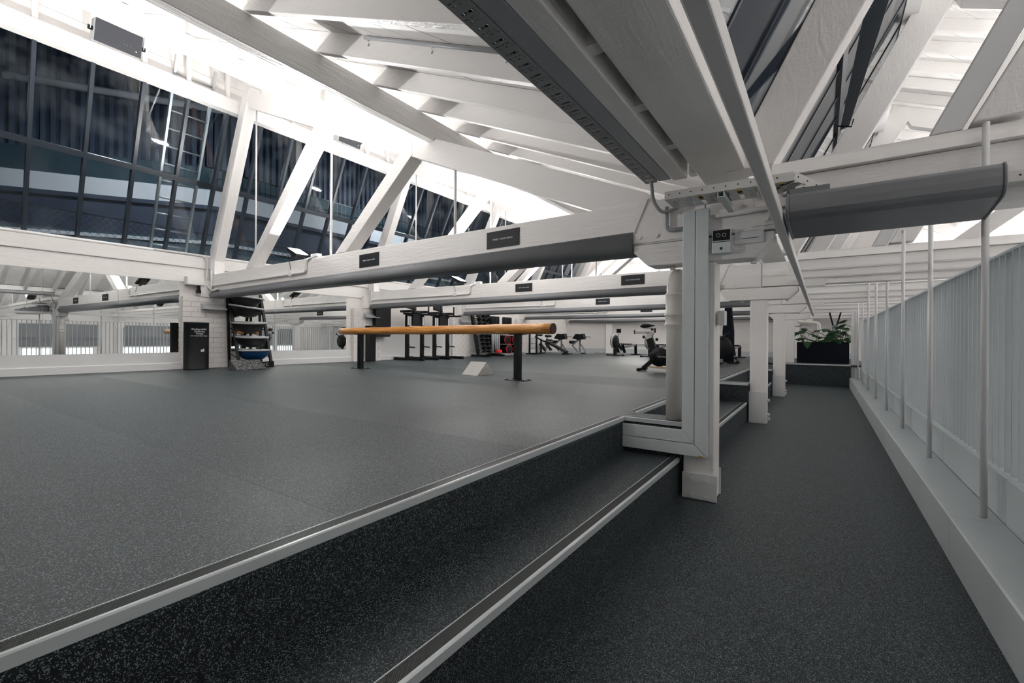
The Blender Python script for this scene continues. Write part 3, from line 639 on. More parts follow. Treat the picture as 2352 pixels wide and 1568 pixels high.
# tray across the front of the beam, then angled back
t = thing('cable_tray', 'white perforated cable tray in front of the beam above the nearest post', 'cable tray', (-.5, 3.3, 2.19))
def traypiece(p, q, t, wd, side):
    """tray from p to q; near flange at p-q line, floor reaching wd towards side"""
    p = Vector(p); q = Vector(q); u = (q - p).normalized(); n = Vector(side); L_ = (q - p).length; z = Vector((0, 0, 1))
    b = MB(); k = int(L_ / .073)
    b.beam(p + z * .0275, q + z * .0275, .002, .055); obj('flange', b, 'trayw', t, world=True)
    b = MB(); i = 0
    for i in range(k): c = p + u * (.03 + i * .073) + z * .03 - n * .0013; b.cyl(c, c - n * .0012, .005, 8)
    obj('flange_holes', b, 'blackm', t, kind='stuff', world=True)
    b = MB(); s_ = 0; i = 0
    while s_ < L_:
        i += 1; e = min(L_, s_ + (.075 if i % 3 else .05)); gp = .006 if i % 3 else .030
        m_ = p + u * (s_ + e) / 2; b.beam(m_, m_ + n * wd, e - s_, .002)
        if i % 3:
            for f in (.3, .5, .7): b.beam(m_ + n * wd * f - z * .002, m_ + n * wd * f + u * .022 - z * .002, .004, .002)
        b.beam(p + u * e, p + u * (e + gp), .02, .002); b.beam(p + u * e + n * wd * .98, p + u * (e + gp) + n * wd * .98, .02, .002)
        s_ = e + gp
    obj('tray_floor', b, 'galv', t, world=True)
    b = MB(); b.beam(p + n * wd + z * .0275, q + n * wd + z * .0275, .002, .055); obj('flange', b, 'trayw', t, world=True)
traypiece((-.925, 3.25, 2.205), (-.15, 3.25, 2.195), t, .26, (0, 1, 0))
for i in range(4): obj('cable', MB().tube([(-.90, 3.31 + .03 * i, 2.215), (-.5, 3.34 + .025 * i, 2.214), (-.18, 3.32 + .03 * i, 2.21)], .007, 6), ['gold', 'blackm', 'trayd', 'gold'][i], t, world=True)
obj('support_channel', MB().box(-.575, -.535, 3.22, 3.645, 2.155, 2.159).box(-.575, -.571, 3.22, 3.645, 2.159, 2.195).box(-.539, -.535, 3.22, 3.645, 2.159, 2.195).box(-.575, -.535, 3.22, 3.645, 2.192, 2.195), 'upvc', t, world=True)
t = thing('cable_tray', 'white perforated cable tray angling back towards the right hand beam behind the grey pad', 'cable tray', (0, 3.45, 2.19))
traypiece((-.147, 3.25, 2.195), (.10, 3.545, 2.10), t, .2, (-.64, .77, 0)); traypiece((.10, 3.50, 2.075), (2.4, 3.50, 2.075), t, .135, (0, 1, 0))
# big grey pad
t = thing('head_guard', 'large grey padded vinyl head guard hanging under the right hand beam beside the steel bar', 'pad', (.28, 3.3, 1.9))
pr = [(3.00, 1.985), (3.005, 2.03), (3.03, 2.052), (3.06, 2.056), (3.60, 2.19), (3.618, 2.18), (3.62, 1.93), (3.60, 1.905), (3.55, 1.900), (3.06, 1.905), (3.02, 1.92), (3.003, 1.945)]
b = MB(); n = len(pr); vs = []
for x, k_, rr in ((-.178, 3.32, .97), (-.165, 3.31, 1), (.25, 3.31, 1.0), (.66, 3.31, 1), (.69, 3.31, .99), (.70, 3.32, .96)):
    for y_, z_ in pr: vs.append((x + .05 * ((y_ - 3.0) / .6) * (1 if x > .5 else 0), k_ + (y_ - 3.31) * rr, 2.02 + (z_ - 2.02) * rr))
fs = [tuple(range(n)), tuple(range(5 * n, 6 * n))[::-1]]
for j in range(5):
    for i in range(n): fs.append((j * n + i, j * n + (i + 1) % n, (j + 1) * n + (i + 1) % n, (j + 1) * n + i))
b.add(vs, fs, False); obj('cushion', b, 'vinyl', t, world=True, bevel=.008)
obj('end_piping', MB().tube([(.693 + .05 * ((y_ - 3.0) / .6), y_, z_) for y_, z_ in [pr[i] for i in (4, 3, 2, 1, 0, 11, 10, 9, 8, 7)]], .006, 6), 'vinyl', t, world=True)
obj('end_piping', MB().tube([(-.168, y_, z_) for y_, z_ in [pr[i] for i in (3, 2, 1, 0, 11, 10, 9, 8, 7)]], .006, 6), 'vinyl', t, world=True)
obj('flap', MB().box(-.16, .03, 3.10, 3.104, 2.06, 2.10), 'vinyl', t, world=True)
# warning signs, each fixed to a tie beam
def sign(k, xc, zc, wd, ht, lab):
    sk = -SK; o = thing('warning_sign', lab, 'sign', (xc, Y0 + BAY * k - (xc + .9) * .05 - .001, zc), sk, 'mind your head signs on the tie beams')
    obj('plate', MB().box(-wd / 2, wd / 2, -.006, -.001, -ht / 2, ht / 2), 'sign', o)
    text('lettering', 'MIND YOUR HEAD', .0265, 'print', o, MT(0, -.0065, 0) @ FY, sp=1.18)
sign(0, -2.675, 2.228, .42, .172, 'large black mind your head sign on the nearest tie beam, right of the two')
sign(0, -4.905, 2.232, .42, .172, 'black mind your head sign on the nearest tie beam, left of the two')
sign(1, -2.70, 2.243, .42, .170, 'black mind your head sign on the second tie beam, beside the cream pipe')
sign(1, -5.005, 2.252, .42, .165, 'black mind your head sign on the second tie beam, left of the two')
sign(2, -4.95, 2.245, .42, .165, 'small black mind your head sign on the third tie beam')
sign(2, -2.7, 2.24, .42, .165, 'black mind your head sign on the third tie beam, mostly hidden by the cream pipe')
sign(3, -5.0, 2.245, .42, .165, 'tiny black mind your head sign on the fourth tie beam')
# floodlights with brackets, conduits feeding them
def flood(x, k, right, lab, glow=True):
    yk = Y0 + BAY * k - (0 if right else (x + .9) * .05)
    zt = 2.46 if right else 2.335 - .0128 * (x + .7)
    t = thing('floodlight', lab, 'floodlight', (x, yk + .10, zt), 0 if right else -SK, 'floodlights on the tie beams')
    obj('bracket', MB().box(-.02, .20, -.02, .02, .0, .006).beam((.17, 0, .003), (.02, 0, .12), .05, .008), 'black', t)
    a = R(24); ca, sa = math.cos(a), math.sin(a)
    def rot(b_): b_.v = [(-.02 + vx * ca + vz * sa, vy, .15 - vx * sa + vz * ca) for vx, vy, vz in b_.v]; return b_
    obj('housing', rot(MB().box(-.16, .16, -.11, .11, -.03, .02).prism([(-.10, -.03), (.10, -.03), (.06, -.07), (-.06, -.07)], 'y', -.07, .07)), 'black', t, bevel=.006)
    obj('lens', rot(MB().box(-.14, .14, -.09, .09, .0205, .024)), 'lamp', t)
    ld = bpy.data.lights.new('flood_beam', 'AREA'); ld.shape = 'RECTANGLE'; ld.size = .28; ld.size_y = .18; ld.energy = FLOOD_W * ((.6 if k >= 0 else .5) if right else 1); ld.color = FLOOD_C
    l = bpy.data.objects.new('flood_beam', ld); C.objects.link(l); l.parent = t
    l.location = (-.02 + .03 * sa, 0, .15 + .03 * ca); l.rotation_euler = (PI, a, 0)
    l.rotation_euler = Vector((sa, 0, ca)).to_track_quat('-Z', 'Y').to_euler()
    obj('flex', MB().tube(bend([(-.10, -.06, .15), (-.16, -.11, .05), (-.02, -.13, -.02), (.0, -.13, -.14)], .08), .005, 6), 'blackm', t)
    if not right:
        obj('conduit', MB().tube(bend([(-3.15, -.118, .12), (-3.15, -.118, -.19), (.45, -.118, -.215), (.45, -.118, -.03), (.62, -.08, .01)], .07), .018, 10), 'conduit', t)
        obj('conduit_box', MB().box(-.05, .04, -.14, -.10, -.24, -.16), 'smooth', t, bevel=.004)
        obj('conduit_box', MB().box(.55, .72, -.10, -.02, .0, .05), 'smooth', t, bevel=.004)
        obj('conduit_box', MB().box(-3.19, -3.11, -.14, -.10, -.24, -.17), 'smooth', t, bevel=.004)
    return t
nm = ['behind the camera', 'nearest', 'second', 'third', 'fourth']
for k in range(-1, 5):
    flood(-6.9, k, False, 'black floodlight pointing up from the %s left hand tie beam' % (nm + ['farthest'])[k + 1])
    flood(3.05, k, True, 'black floodlight pointing up from the %s right hand tie beam' % (nm + ['farthest'])[k + 1])
# conduit running from wall plate down to the first beam, box on pier
tag(obj('conduit', MB().tube(bend([(XW + .035, 3.2, 2.825), (XW + .06, 4.02, 2.825), (XW + .10, 4.07, 2.70), (XW + .08, 4.06, 2.25), (XW + .30, 4.08, 2.12), (XW + .60, 4.07, 2.14)], .1), .017, 10), 'conduit'), 'white conduit looping down from the window sill to the nearest tie beam', 'conduit')
t = thing('utility_box', 'white box with a small black camera hanging below on the pier above the wipes bin', 'box', (XW + .1, 3.86, 2.3))
obj('box', MB().box(XW + .02, XW + .16, 3.70, 4.0, 2.225, 2.385), 'white', t, bevel=.008, world=True)
obj('bracket', MB().box(XW + .06, XW + .10, 3.90, 3.94, 2.12, 2.225), 'black', t, world=True)
obj('body', MB().box(XW + .08, XW + .16, 3.87, 3.94, 2.07, 2.13), 'black', t, bevel=.006, world=True)
# loudspeakers hung from the ridge side purlin
def speaker(y, lab):
    t = thing('loudspeaker', lab, 'loudspeaker', (-8.28, y, 5.44), 0, 'loudspeakers below the ridge')
    def tl(b_): a = R(20); b_.v = [(vx * math.cos(a) + vz * math.sin(a), vy, -vx * math.sin(a) + vz * math.cos(a)) for vx, vy, vz in b_.v]; return b_
    obj('cabinet', tl(MB().prism([(-.18, -.13), (.0, -.155), (.0, .155), (-.18, .13)], 'y', -.27, .27)), 'lgrey', t, bevel=.02)
    obj('grille', tl(MB().box(.0, .014, -.262, .262, -.147, .147)), 'speaker', t, bevel=.012)
    for s in (-1, 1): obj('knob', tl(MB().cyl((-.07, s * .27, 0), (-.07, s * .32, 0), .03, 14)), 'black', t)
    obj('bracket', tl(MB().box(-.10, -.04, -.30, -.292, -.01, .24).box(-.10, -.04, .292, .30, -.01, .24).box(-.10, -.04, -.30, .30, .235, .243)), 'smooth', t)
    obj('emblem', tl(MB().lathe([(.001, 0), (.011, 0), (.011, .002), (.001, .002)], (.0145, .20, -.08), 12, 'x', 1, .6)), 'print', t)
    for i in range(3): obj('indicator', tl(MB().box(.0141, .0152, .06 + .035 * i, .064 + .035 * i, -.045, -.041)), 'print', t)
speaker(2.16, 'dark grey loudspeaker hanging below the ridge at the upper left')
speaker(6.0, 'dark grey loudspeaker hanging below the ridge beyond the first truss')
# conduit clipped under a rafter
t = thing('conduit', 'grey conduit with hanging clips along the underside of the roof boards', 'conduit', (-2.4, 2.35, 3.2))
zb = lambda X: 3.93 + SL * (X + 3.7)
obj('pipe', MB().tube([(-3.05, 2.335, zb(-3.05) - .022), (-1.2, 2.335, zb(-1.2) - .022)], .014, 10), 'dconduit', t, world=True)
for x in (-3.0, -2.3, -1.65): obj('clip', MB().box(x - .01, x + .01, 2.33, 2.36, zb(x) - .045, zb(x) - .005).cyl((x, 2.345, zb(x) - .045), (x, 2.33, zb(x) - .085), .006, 6), 'galv', t, world=True)
# opened dark window vent hanging into the corridor bay
t = thing('window_vent', 'dark framed window vent hung open in the right hand glazing', 'window vent', (.16, 5.0, 3.6))
obj('sash', MB().prism([(.118, 3.10), (.185, 3.12), (.62, 4.75), (.40, 4.75)], 'y', 4.985, 5.01), 'frame', t, world=True)
obj('stay', MB().tube([(.10, 4.99, 3.14), (.20, 4.97, 3.10), (.215, 4.96, 3.16)], .006, 6), 'black', t, world=True)
# ================================================================ OUTSIDE THE LEFT GLAZING
t = thing('neighbouring_building', 'dark neighbouring building with a pale rendered band seen through the left glazing', 'building', (-13.4, 5.4, 3))
cx_, cy_ = -13.2, 5.4; ux, uy = -.56, -.83
def strip(z0, z1, off, m, name, a=0, b_=16):
    """segment A (turned away to the left) and segment B (parallel to our wall)"""
    nx, ny = -uy, ux   # outward away from us
    nx, ny = -.83, .56
    P = [(cx_ + nx * off, cy_ + ny * off)]
    q = lambda s, o: (cx_ + ux * s + nx * o, cy_ + uy * s + ny * o)
    A = [q(0, off), q(b_, off), q(b_, off + .2), q(0, off + .2)]
    obj(name, MB().prism(A, 'z', z0, z1), m, t, world=True)
    B = [(cx_ - off, cy_), (cx_ - off, 24), (cx_ - off - .2, 24), (cx_ - off - .2, cy_)]
    obj(name, MB().prism(B, 'z', z0, z1), m, t, world=True)
strip(4.63, 5.05, 0, 'ext_conc', 'rendered_band'); strip(4.53, 4.63, -.04, 'ext_dark', 'ledge'); strip(3.75, 4.53, .05, 'ext_dark', 'wall'); strip(-1, 3.75, .02, 'ext_teal', 'panel')
strip(3.62, 3.70, -.02, 'ext_conc', 'rail')
strip(5.05, 5.9, .9, 'ext_teal', 'upper_wall')
b = MB(); nx, ny = -.83, .56
s_ = -.2
while s_ < 16:
    p = (cx_ + ux * s_ + nx * 1.3, cy_ + uy * s_ + ny * 1.3); b.beam((p[0], p[1], 5.2), (p[0] + .0, p[1], 10), .10, .05, up=(.83, -.56, 0)); s_ += .2
yy = 5.4
while yy < 24: b.beam((-14.4, yy, 5.2), (-14.4, yy, 10), .10, .05, up=(1, 0, 0)); yy += .2
obj('corrugated_cladding', b, 'ext_corr', t, world=True, kind='stuff')
strip(5.0, 10, 1.36, 'ext_dark', 'cladding_backing')
b = MB(); s_ = 0
yy = 2
for i in range(60): b.beam((-13.6, 5.5 + i * .16, 5.05), (-13.6, 5.5 + i * .16, 5.75), .015, .015)
b.beam((-13.6, 5.4, 5.75), (-13.6, 15, 5.75), .03, .03); obj('railing', b, 'black', t, world=True, kind='stuff')
q = lambda s, o, z: (cx_ + ux * s - .83 * o, cy_ + uy * s + .56 * o, z)
tag(obj('gutter_pipe', MB().tube([q(4.6, 1.0, 7.6), q(-.6, 1.0, 7.6)], .09, 12), 'ext_conc'), 'fat white gutter pipe on the neighbouring building, seen through the upper left panes', 'pipe')
b = MB(); y = -1.0
while y < 18:
    b.beam((-12.2, y, 2.4), (-12.2, y + 1.25, 3.65), .006, .006, up=(1, 0, 0)); b.beam((-12.2, y, 3.65), (-12.2, y + 1.25, 2.4), .006, .006, up=(1, 0, 0)); y += .13
b.beam((-12.2, -1, 3.66), (-12.2, 19, 3.66), .02, .02)
o = tag(obj('chain_link_fence', b, 'black'), 'black chain link mesh fence behind the lower panes of the left glazing', 'fence')
# access ladder outside
t = thing('ladder', 'aluminium ladder standing outside against the left glazing', 'ladder', (-10.6, 3.5, 2.7))
gq = lambda z: (-10.45 + (z - 2.8) / 1.846 - .12)
y1 = lambda z: 3.10 + (5.32 - z) * .052; y2_ = lambda z: 3.685 + (5.32 - z) * .048
for yf in (y1, y2_): obj('rail', MB().beam((gq(2.3), yf(2.3), 2.3), (gq(5.9), yf(5.9), 5.9), .035, .07, up=(-.88, 0, .48)), 'galv', t, world=True)
z = 2.42
while z < 5.8: obj('rung', MB().cyl((gq(z), y1(z), z), (gq(z), y2_(z), z), .016, 8), 'galv', t, world=True); z += .27
# fill lamps added out of view to light the alley and the neighbouring wall
t = thing('alley_fill_lamp', 'added fill lamp outside, out of view, lighting the alley between the buildings', 'lamp', (-11.3, 3.0, 6.6))
obj('housing', MB().box(-.1, .1, -.2, .2, .02, .1), 'black', t); obj('arm', MB().box(.0, 2.05, -.02, .02, .1, .13).box(2.01, 2.05, -.02, .02, -.27, .1), 'black', t)
obj('lens', MB().box(-.09, .09, -.19, .19, .0, .02), 'lamp', t)
ld = bpy.data.lights.new('alley_fill_light', 'AREA'); ld.size = .3; ld.energy = 90; ld.color = (.88, .94, 1)
l = bpy.data.objects.new('alley_fill_light', ld); C.objects.link(l); l.parent = t; l.location = (0, 0, -.03); l.rotation_euler = Vector((-.45, 0, -1)).to_track_quat('-Z', 'Y').to_euler()
t2 = dup(t, (-11.3, 11.0, 6.6), label='second added fill lamp outside, farther along the alley')
# ================================================================ LOWER HALL (seen in the mirrors)
for i, yk in enumerate((-1.5, 4.5, 10.5, 16.0)):  # strip lamps added to light the hall, hung low to stay out of the mirrors
    t = thing('hall_fill_lamp', ['added strip lamp over the lower hall behind the camera', 'added strip lamp over the lower hall by the nearest post', 'added strip lamp over the lower hall by the third post', 'added strip lamp over the lower hall by the far wall'][i], 'lamp', (5.5, yk, -.5), 0, 'added strip lamps over the lower hall')
    obj('body', MB().box(-.06, .06, -.6, .6, .0, .05), 'smooth', t); obj('diffuser', MB().box(-.05, .05, -.58, .58, -.03, 0), 'lamp', t)
    ld = bpy.data.lights.new('hall_fill_light', 'AREA'); ld.shape = 'RECTANGLE'; ld.size = .12; ld.size_y = 1.1; ld.energy = GYM_W; l = bpy.data.objects.new('hall_fill_light', ld); C.objects.link(l); l.parent = t; l.location = (0, 0, -.04)
for i in range(5):
    yk = Y0 + BAY * i
    t = thing('iron_column', ['white round column in the lower hall, %s' % q for q in ('nearest', 'second', 'third', 'fourth', 'farthest')][i], 'column', (8.2, yk + .1, -3), 0, 'columns in the lower hall')
    obj('shaft', MB().cyl((0, 0, 0), (0, 0, 4.8), .13, 16), 'white', t); obj('cap', MB().lathe([(.13, 4.6), (.22, 4.8), (.22, 4.98), (.001, 4.98)], (0, 0, 0), 16), 'white', t)
for i in range(6):
    st = struct('window_%d' % (20 + i)); y0_ = -2.5 + i * 3.4
    obj('panel', MB().box(8.97, 8.995, y0_, y0_ + 2.7, .68, 1.75), 'grey', st); obj('lit_pane', MB().box(8.97, 8.995, y0_ + .1, y0_ + 2.5, .28, .60), 'litpane', st); 
    obj('frame', MB().box(8.96, 8.99, y0_, y0_ + 2.7, 1.75, 1.81).box(8.96, 8.99, y0_ - .05, y0_, -.2, 1.81).box(8.96, 8.99, y0_ + 2.7, y0_ + 2.75, -.2, 1.81), 'smooth', st)
# ================================================================ THINGS ON THE PLATFORM
# wipes bin
def cylwrap(me, rx, ry, cx, cy):
    for v in me.vertices:
        a = v.co.y / ry; v.co = Vector((cx + rx * math.cos(a) + v.co.x, cy + ry * math.sin(a), v.co.z))
t = thing('wipes_bin', 'tall black half-round sanitising wipes bin in front of the nearest brick pier', 'bin', (-9.98, 3.80, HP))
RX, RY = .15, .215
obj('body', MB().lathe([(.001, .0), (1, .0), (1, .02), (.985, .025), (.985, .885), (1, .89), (1, .905), (.001, .905)], (0, 0, 0), 40, 'z', RX, RY), 'black', t)
def onbin(name, s, size, z, sp=1.05):
    o = text(name, s, size, 'print', t, FX @ MT(0, 0, 0), sp=sp)
    for v in o.data.vertices: v.co.z += z
    cylwrap(o.data, RX + .001, RY, 0, 0); return o
for i, s_ in enumerate(('Biodegradable', 'Sanitising', 'Wipes')):
    onbin('lettering', s_, .046, .775 - .043 * i)
onbin('lettering', 'WET WIPES ONLY PLEASE', .026, .645)
def patch(y0, y1, z0, z1, off, m, name):
    b = MB(); k = 8; vs = []
    for i in range(k + 1):
        a = (y0 + (y1 - y0) * i / k) / RY
        for z in (z0, z1):
            vs.append(((RX + off) * math.cos(a), (RY + off) * math.sin(a), z))
    b.add(vs, [(2 * i, 2 * i + 2, 2 * i + 3, 2 * i + 1) for i in range(k)]); return obj(name, b, m, t)
patch(-.11, .13, .48, .615, .0012, 'blackm', 'slot'); patch(-.11, .13, .475, .482, .003, 'black', 'slot_lip')
patch(.02, .06, .345, .385, .002, 'print', 'litter_emblem'); b = MB(); b.prism([(.07, .34), (.085, .34), (.082, .40), (.066, .405), (.06, .39)], 'x', .0, .001)
o = obj('litter_figure', b, 'print', t)
for v in o.data.vertices: a = v.co.y / RY; v.co = Vector((RX * math.cos(a) + .002, RY * math.sin(a), v.co.z))
# coarse rubber wedge
tag(obj('rubber_wedge', MB().prism([(-9.30, HP), (-8.985, HP), (-8.985, HP + .02), (-9.25, HP + .185), (-9.30, HP + .185)], 'y', 4.09, 4.63), 'wedge'), 'black and grey flecked rubber calf raise wedge on the floor before the dome rack', 'wedge')
# rack of balance domes
t = thing('dome_rack', 'black leaning ladder rack holding five balance domes beside the wipes bin', 'rack', (-9.65, 4.78, HP))
for ya_ in (4.43, 5.07):
    obj('rail', MB().beam((-9.62, ya_, HP + .01), (-10.08, ya_ - .02, 2.12), .05, .045), 'black', t, world=True)
    obj('rear_leg', MB().beam((-10.06, ya_, HP + .005), (-10.12, ya_ - .02, 2.05), .045, .04), 'black', t, world=True)
obj('foot_plate', MB().prism([(4.42, HP + .002), (5.10, HP + .002), (5.10, HP + .13), (4.42, HP + .10)], 'x', -9.60, -9.585), 'black', t, world=True)
text('lettering', 'I C', .085, 'print', t, MT(-9.583 + 9.65, 4.93 - 4.78, .062) @ FX)
zs = [.93, 1.205, 1.50, 1.83, 2.04]
for i, z in enumerate(zs):
    xr = -9.62 - (z - HP) * .30
    obj('shelf_bar', MB().cyl((xr, 4.43, z - .08), (xr, 5.07, z - .08), .012, 8).cyl((xr + .05, 4.43, z - .16), (xr - .28, 4.43, z - .07), .010, 8).cyl((xr + .05, 5.07, z - .16), (xr - .28, 5.07, z - .07), .010, 8), 'black', t, world=True)
def dome(loc, rot, m, lab):
    o = thing('balance_dome', lab, 'balance trainer', loc, 0, 'balance domes in the leaning rack'); o.rotation_euler = rot
    obj('dome', MB().lathe([(.001, -.21), (.10, -.20), (.19, -.165), (.25, -.11), (.29, -.045), (.30, -.0)], (0, 0, 0), 32), m, o)
    obj('platform', MB().lathe([(.30, -.012), (.325, -.008), (.335, .005), (.33, .022), (.30, .026), (.001, .022)], (0, 0, 0), 32), 'lgrey', o)
    text('lettering', 'BALANCE', .03, 'print', o, MT(0, 0, 0) @ Matrix.Rotation(0, 4, 'Z') @ MT(.262, 0, -.10) @ FX) if False else None
    return o
xs = lambda z: -9.72 - (z - HP) * .15
dome((xs(zs[0]) + .02, 4.76, zs[0]), (0, 0, 0), 'blue', 'blue balance dome, lowest in the leaning rack')
dome((xs(zs[1]), 4.74, zs[1]), (0, R(3), 0), 'dome', 'black balance dome, second from the bottom of the rack')
dome((xs(zs[2]), 4.72, zs[2]), (R(2), R(4), 0), 'dome', 'black balance dome in the middle of the rack')
dome((xs(zs[3]), 4.69, zs[3]), (R(-5), R(7), 0), 'dome', 'tilted black balance dome, second from the top of the rack')
dome((xs(zs[4]), 4.69, zs[4]), (R(-4), R(6), 0), 'dome', 'black balance dome at the top of the rack, under the tie beam')
# log beam
A = Vector((-8.553, 5.986, 1.347)); B = Vector((-3.235, 5.772, 1.367)); u = (B - A).normalized()
t = thing('log_beam', 'long horizontal varnished yellow log on two black posts', 'balance beam', tuple(A), math.atan2(u.y, u.x))
L_ = (B - A).length; k = 26; b = MB()
pts = [(L_ * i / k, random.uniform(-.002, .002), .02 * i / k + random.uniform(-.002, .002)) for i in range(k + 1)]
b.tube(pts, .07, 28, [.068 + .012 * i / k + random.uniform(-.001, .001) for i in range(k + 1)]); obj('log', b, 'log', t)
obj('end_cap', MB().cyl((L_ - .002, 0, .02), (L_ + .022, 0, .02), .079, 28), 'logend', t)
obj('split', MB().box(L_ - .14, L_ - .01, -.082, -.074, .0, .008), 'logend', t)
for xx in ((-7.845 - A.x) / u.x, (-3.853 - A.x) / u.x):
    p = obj('post', MB().box(xx - .048, xx + .048, -.045, .045, HP - A.z + .008, -.055 + .0), 'black', t, bevel=.004)
    obj('base_plate', MB().box(xx - .19, xx + .19, -.10, .10, HP - A.z + .0, HP - A.z + .010), 'black', p)
    obj('saddle', MB().box(xx - .14, xx + .14, -.05, .05, -.072, -.062), 'black', p)
    for sx_ in (-1, 1):
        for sy_ in (-1, 1): obj('bolt', MB().hexbolt((xx + sx_ * .15, sy_ * .07, HP - A.z + .010), (0, 0, 1), .012, .012), 'black', p)
# chequer plate block
A_ = Vector((-5.25, 6.115, HP)); B_ = Vector((-4.84, 6.04, HP)); C_ = Vector((-4.86, 6.48, HP)); w_ = C_ - B_; w_ = Vector((-.02 + .08, .45, 0)).normalized() * .44
ax_ = (B_ - A_)
b = MB(); mid = w_ * .5 + Vector((0, 0, .225))
b.add([A_, B_, B_ + w_, A_ + w_, A_ + mid, B_ + mid], [(0, 1, 5, 4), (1, 2, 5), (2, 3, 4, 5), (3, 0, 4), (0, 3, 2, 1)])
tag(obj('chequer_plate_block', b, 'chequer', bevel=.004), 'small silver chequer plate triangular block on the floor under the log', 'block')
# narrow black bin and mats on the second pier
t = thing('narrow_bin', 'narrow tall black bin standing against the second brick pier, behind the log post', 'bin', (-10.06, 7.96, HP))
obj('body', MB().box(-.10, .10, -.10, .10, 0, .93), 'black', t, bevel=.015); obj('lid', MB().box(-.105, .105, -.105, .105, .93, .955), 'black', t, bevel=.006)
t = thing('hanging_mats', 'stack of black exercise mats hanging on the second brick pier', 'exercise mats', (-10.1, 8.37, 1.24))
for i in range(3): obj('mat', MB().prism([(-.26, .02), (-.24, .0), (.22, .0), (.26, .05), (.26, .80), (-.26, .80)], 'x', -.075 + .05 * i, -.03 + .05 * i), 'pad', t, bevel=.006)
# dip stations
def dip(y1_, y2_, lab):
    t = thing('dip_station', lab, 'dip station', (-9.75, (y1_ + y2_) / 2, HP), 0, 'dip and leg raise stations')
    h = (y2_ - y1_) / 2
    for s, nm_ in ((-1, 'a'), (1, 'b')):
        y = s * h
        obj('upright', MB().box(-.045, .045, y - .045, y + .045, .05, 1.32), 'black', t, bevel=.004)
        f = obj('foot', MB().beam((-.48, y - .02, .04), (.62, y + .05, .04), .07, .07), 'black', t, bevel=.004)
        for e in (-.46, .6): obj('end_cap', MB().box(e - .04, e + .04, y - .045, y + .045, .0, .08), 'blackm', f, bevel=.004)
        obj('arm_pad', MB().box(-.24, .20, y - .07, y + .07, 1.36, 1.43), 'pad', t, bevel=.02)
        obj('arm', MB().beam((-.15, y, 1.33), (.46, y + .02, 1.31), .05, .05), 'black', t)
        obj('grip', MB().cyl((.26, y, 1.33), (.26, y, 1.60), .022, 10), 'black', t)
        obj('grip', MB().cyl((.40, y, 1.31), (.56, y, 1.31), .022, 10), 'black', t)
        obj('step', MB().cyl((.04, y + .02, .38), (.26, y + .05, .365), .018, 8), 'black', t)
        obj('step_bracket', MB().box(.045, .065, y - .03, y + .03, .28, .47), 'black', t)
        obj('sticker', MB().box(.0455, .047, y - .03, y + .03, 1.0, 1.25), 'print', t)
    obj('back_pad', MB().prism([(-h - .10, 1.48), (-h + .28, 1.42), (-h + .24, 1.74), (-h - .12, 1.76)], 'x', .02, .09), 'pad', t, bevel=.02)
    obj('back_pad', MB().prism([(-h + .10, .98), (-h + .45, .98), (-h + .36, 1.42), (-h + .10, 1.42)], 'x', .05, .12), 'pad', t, bevel=.02)
    obj('cross_bar', MB().box(-.04, .03, -h + .04, h - .04, 1.25, 1.31), 'black', t)
dip(8.98, 9.56, 'black dip and leg raise station, left of the two behind the log')
dip(10.08, 10.66, 'black dip and leg raise station, right of the two behind the log')
# dumbbell rack
t = thing('dumbbell_rack', 'tall black leaning dumbbell rack behind the log', 'rack', (-9.95, 12.7, HP))
rk = lambda z: -9.85 - (z - HP) * .16
DY0, DY1 = 12.35, 13.2
for y in (DY0, DY1):
    obj('side_frame', MB().beam((rk(HP), y, HP + .03), (rk(2.2), y - .12, 2.2), .05, .10, up=(1, 0, 0)), 'black', t, world=True)
    obj('foot', MB().box(-10.15, -9.35, y - .04, y + .04, HP + .002, HP + .07), 'black', t, bevel=.004, world=True)
rows = [.72, .86, 1.0, 1.14, 1.28, 1.42, 1.56, 1.70, 1.84, 1.98]
for z in rows: obj('shelf_bar', MB().cyl((rk(z) - .03, DY0, z), (rk(z) - .03, DY1 - .05, z), .010, 6), 'black', t, world=True)
db = thing('dumbbell', 'black round-ended dumbbell on the tall leaning rack behind the log', 'dumbbell', (0, 0, 0), 0, 'dumbbells on the leaning rack')
obj('handle', MB().cyl((-.12, 0, 0), (.12, 0, 0), .016, 8), 'grey', db)
for s in (-1, 1): obj('head', MB().lathe([(.001, -.05), (.05, -.046), (.07, -.02), (.07, .02), (.05, .046), (.001, .05)], (s * .12, 0, 0), 14, 'x'), 'blackm', db)
first = True
for ri, z in enumerate(rows):
    for ci, y in enumerate((DY0 + .16, DY0 + .44, DY0 + .70)):
        loc = (rk(z) + .05, y - (z - HP) * .07, z + .065); rz = R(24)
        lab = 'black round-ended dumbbell, %s in the %s row up of the leaning rack' % (('left', 'middle', 'right')[ci], ('lowest', 'second', 'third', 'fourth', 'fifth', 'sixth', 'seventh', 'eighth', 'ninth', 'top')[ri])
        if first: db.location = loc; db.rotation_euler = (0, 0, rz); db['label'] = lab; first = False
        else: dup(db, loc, rz, lab)
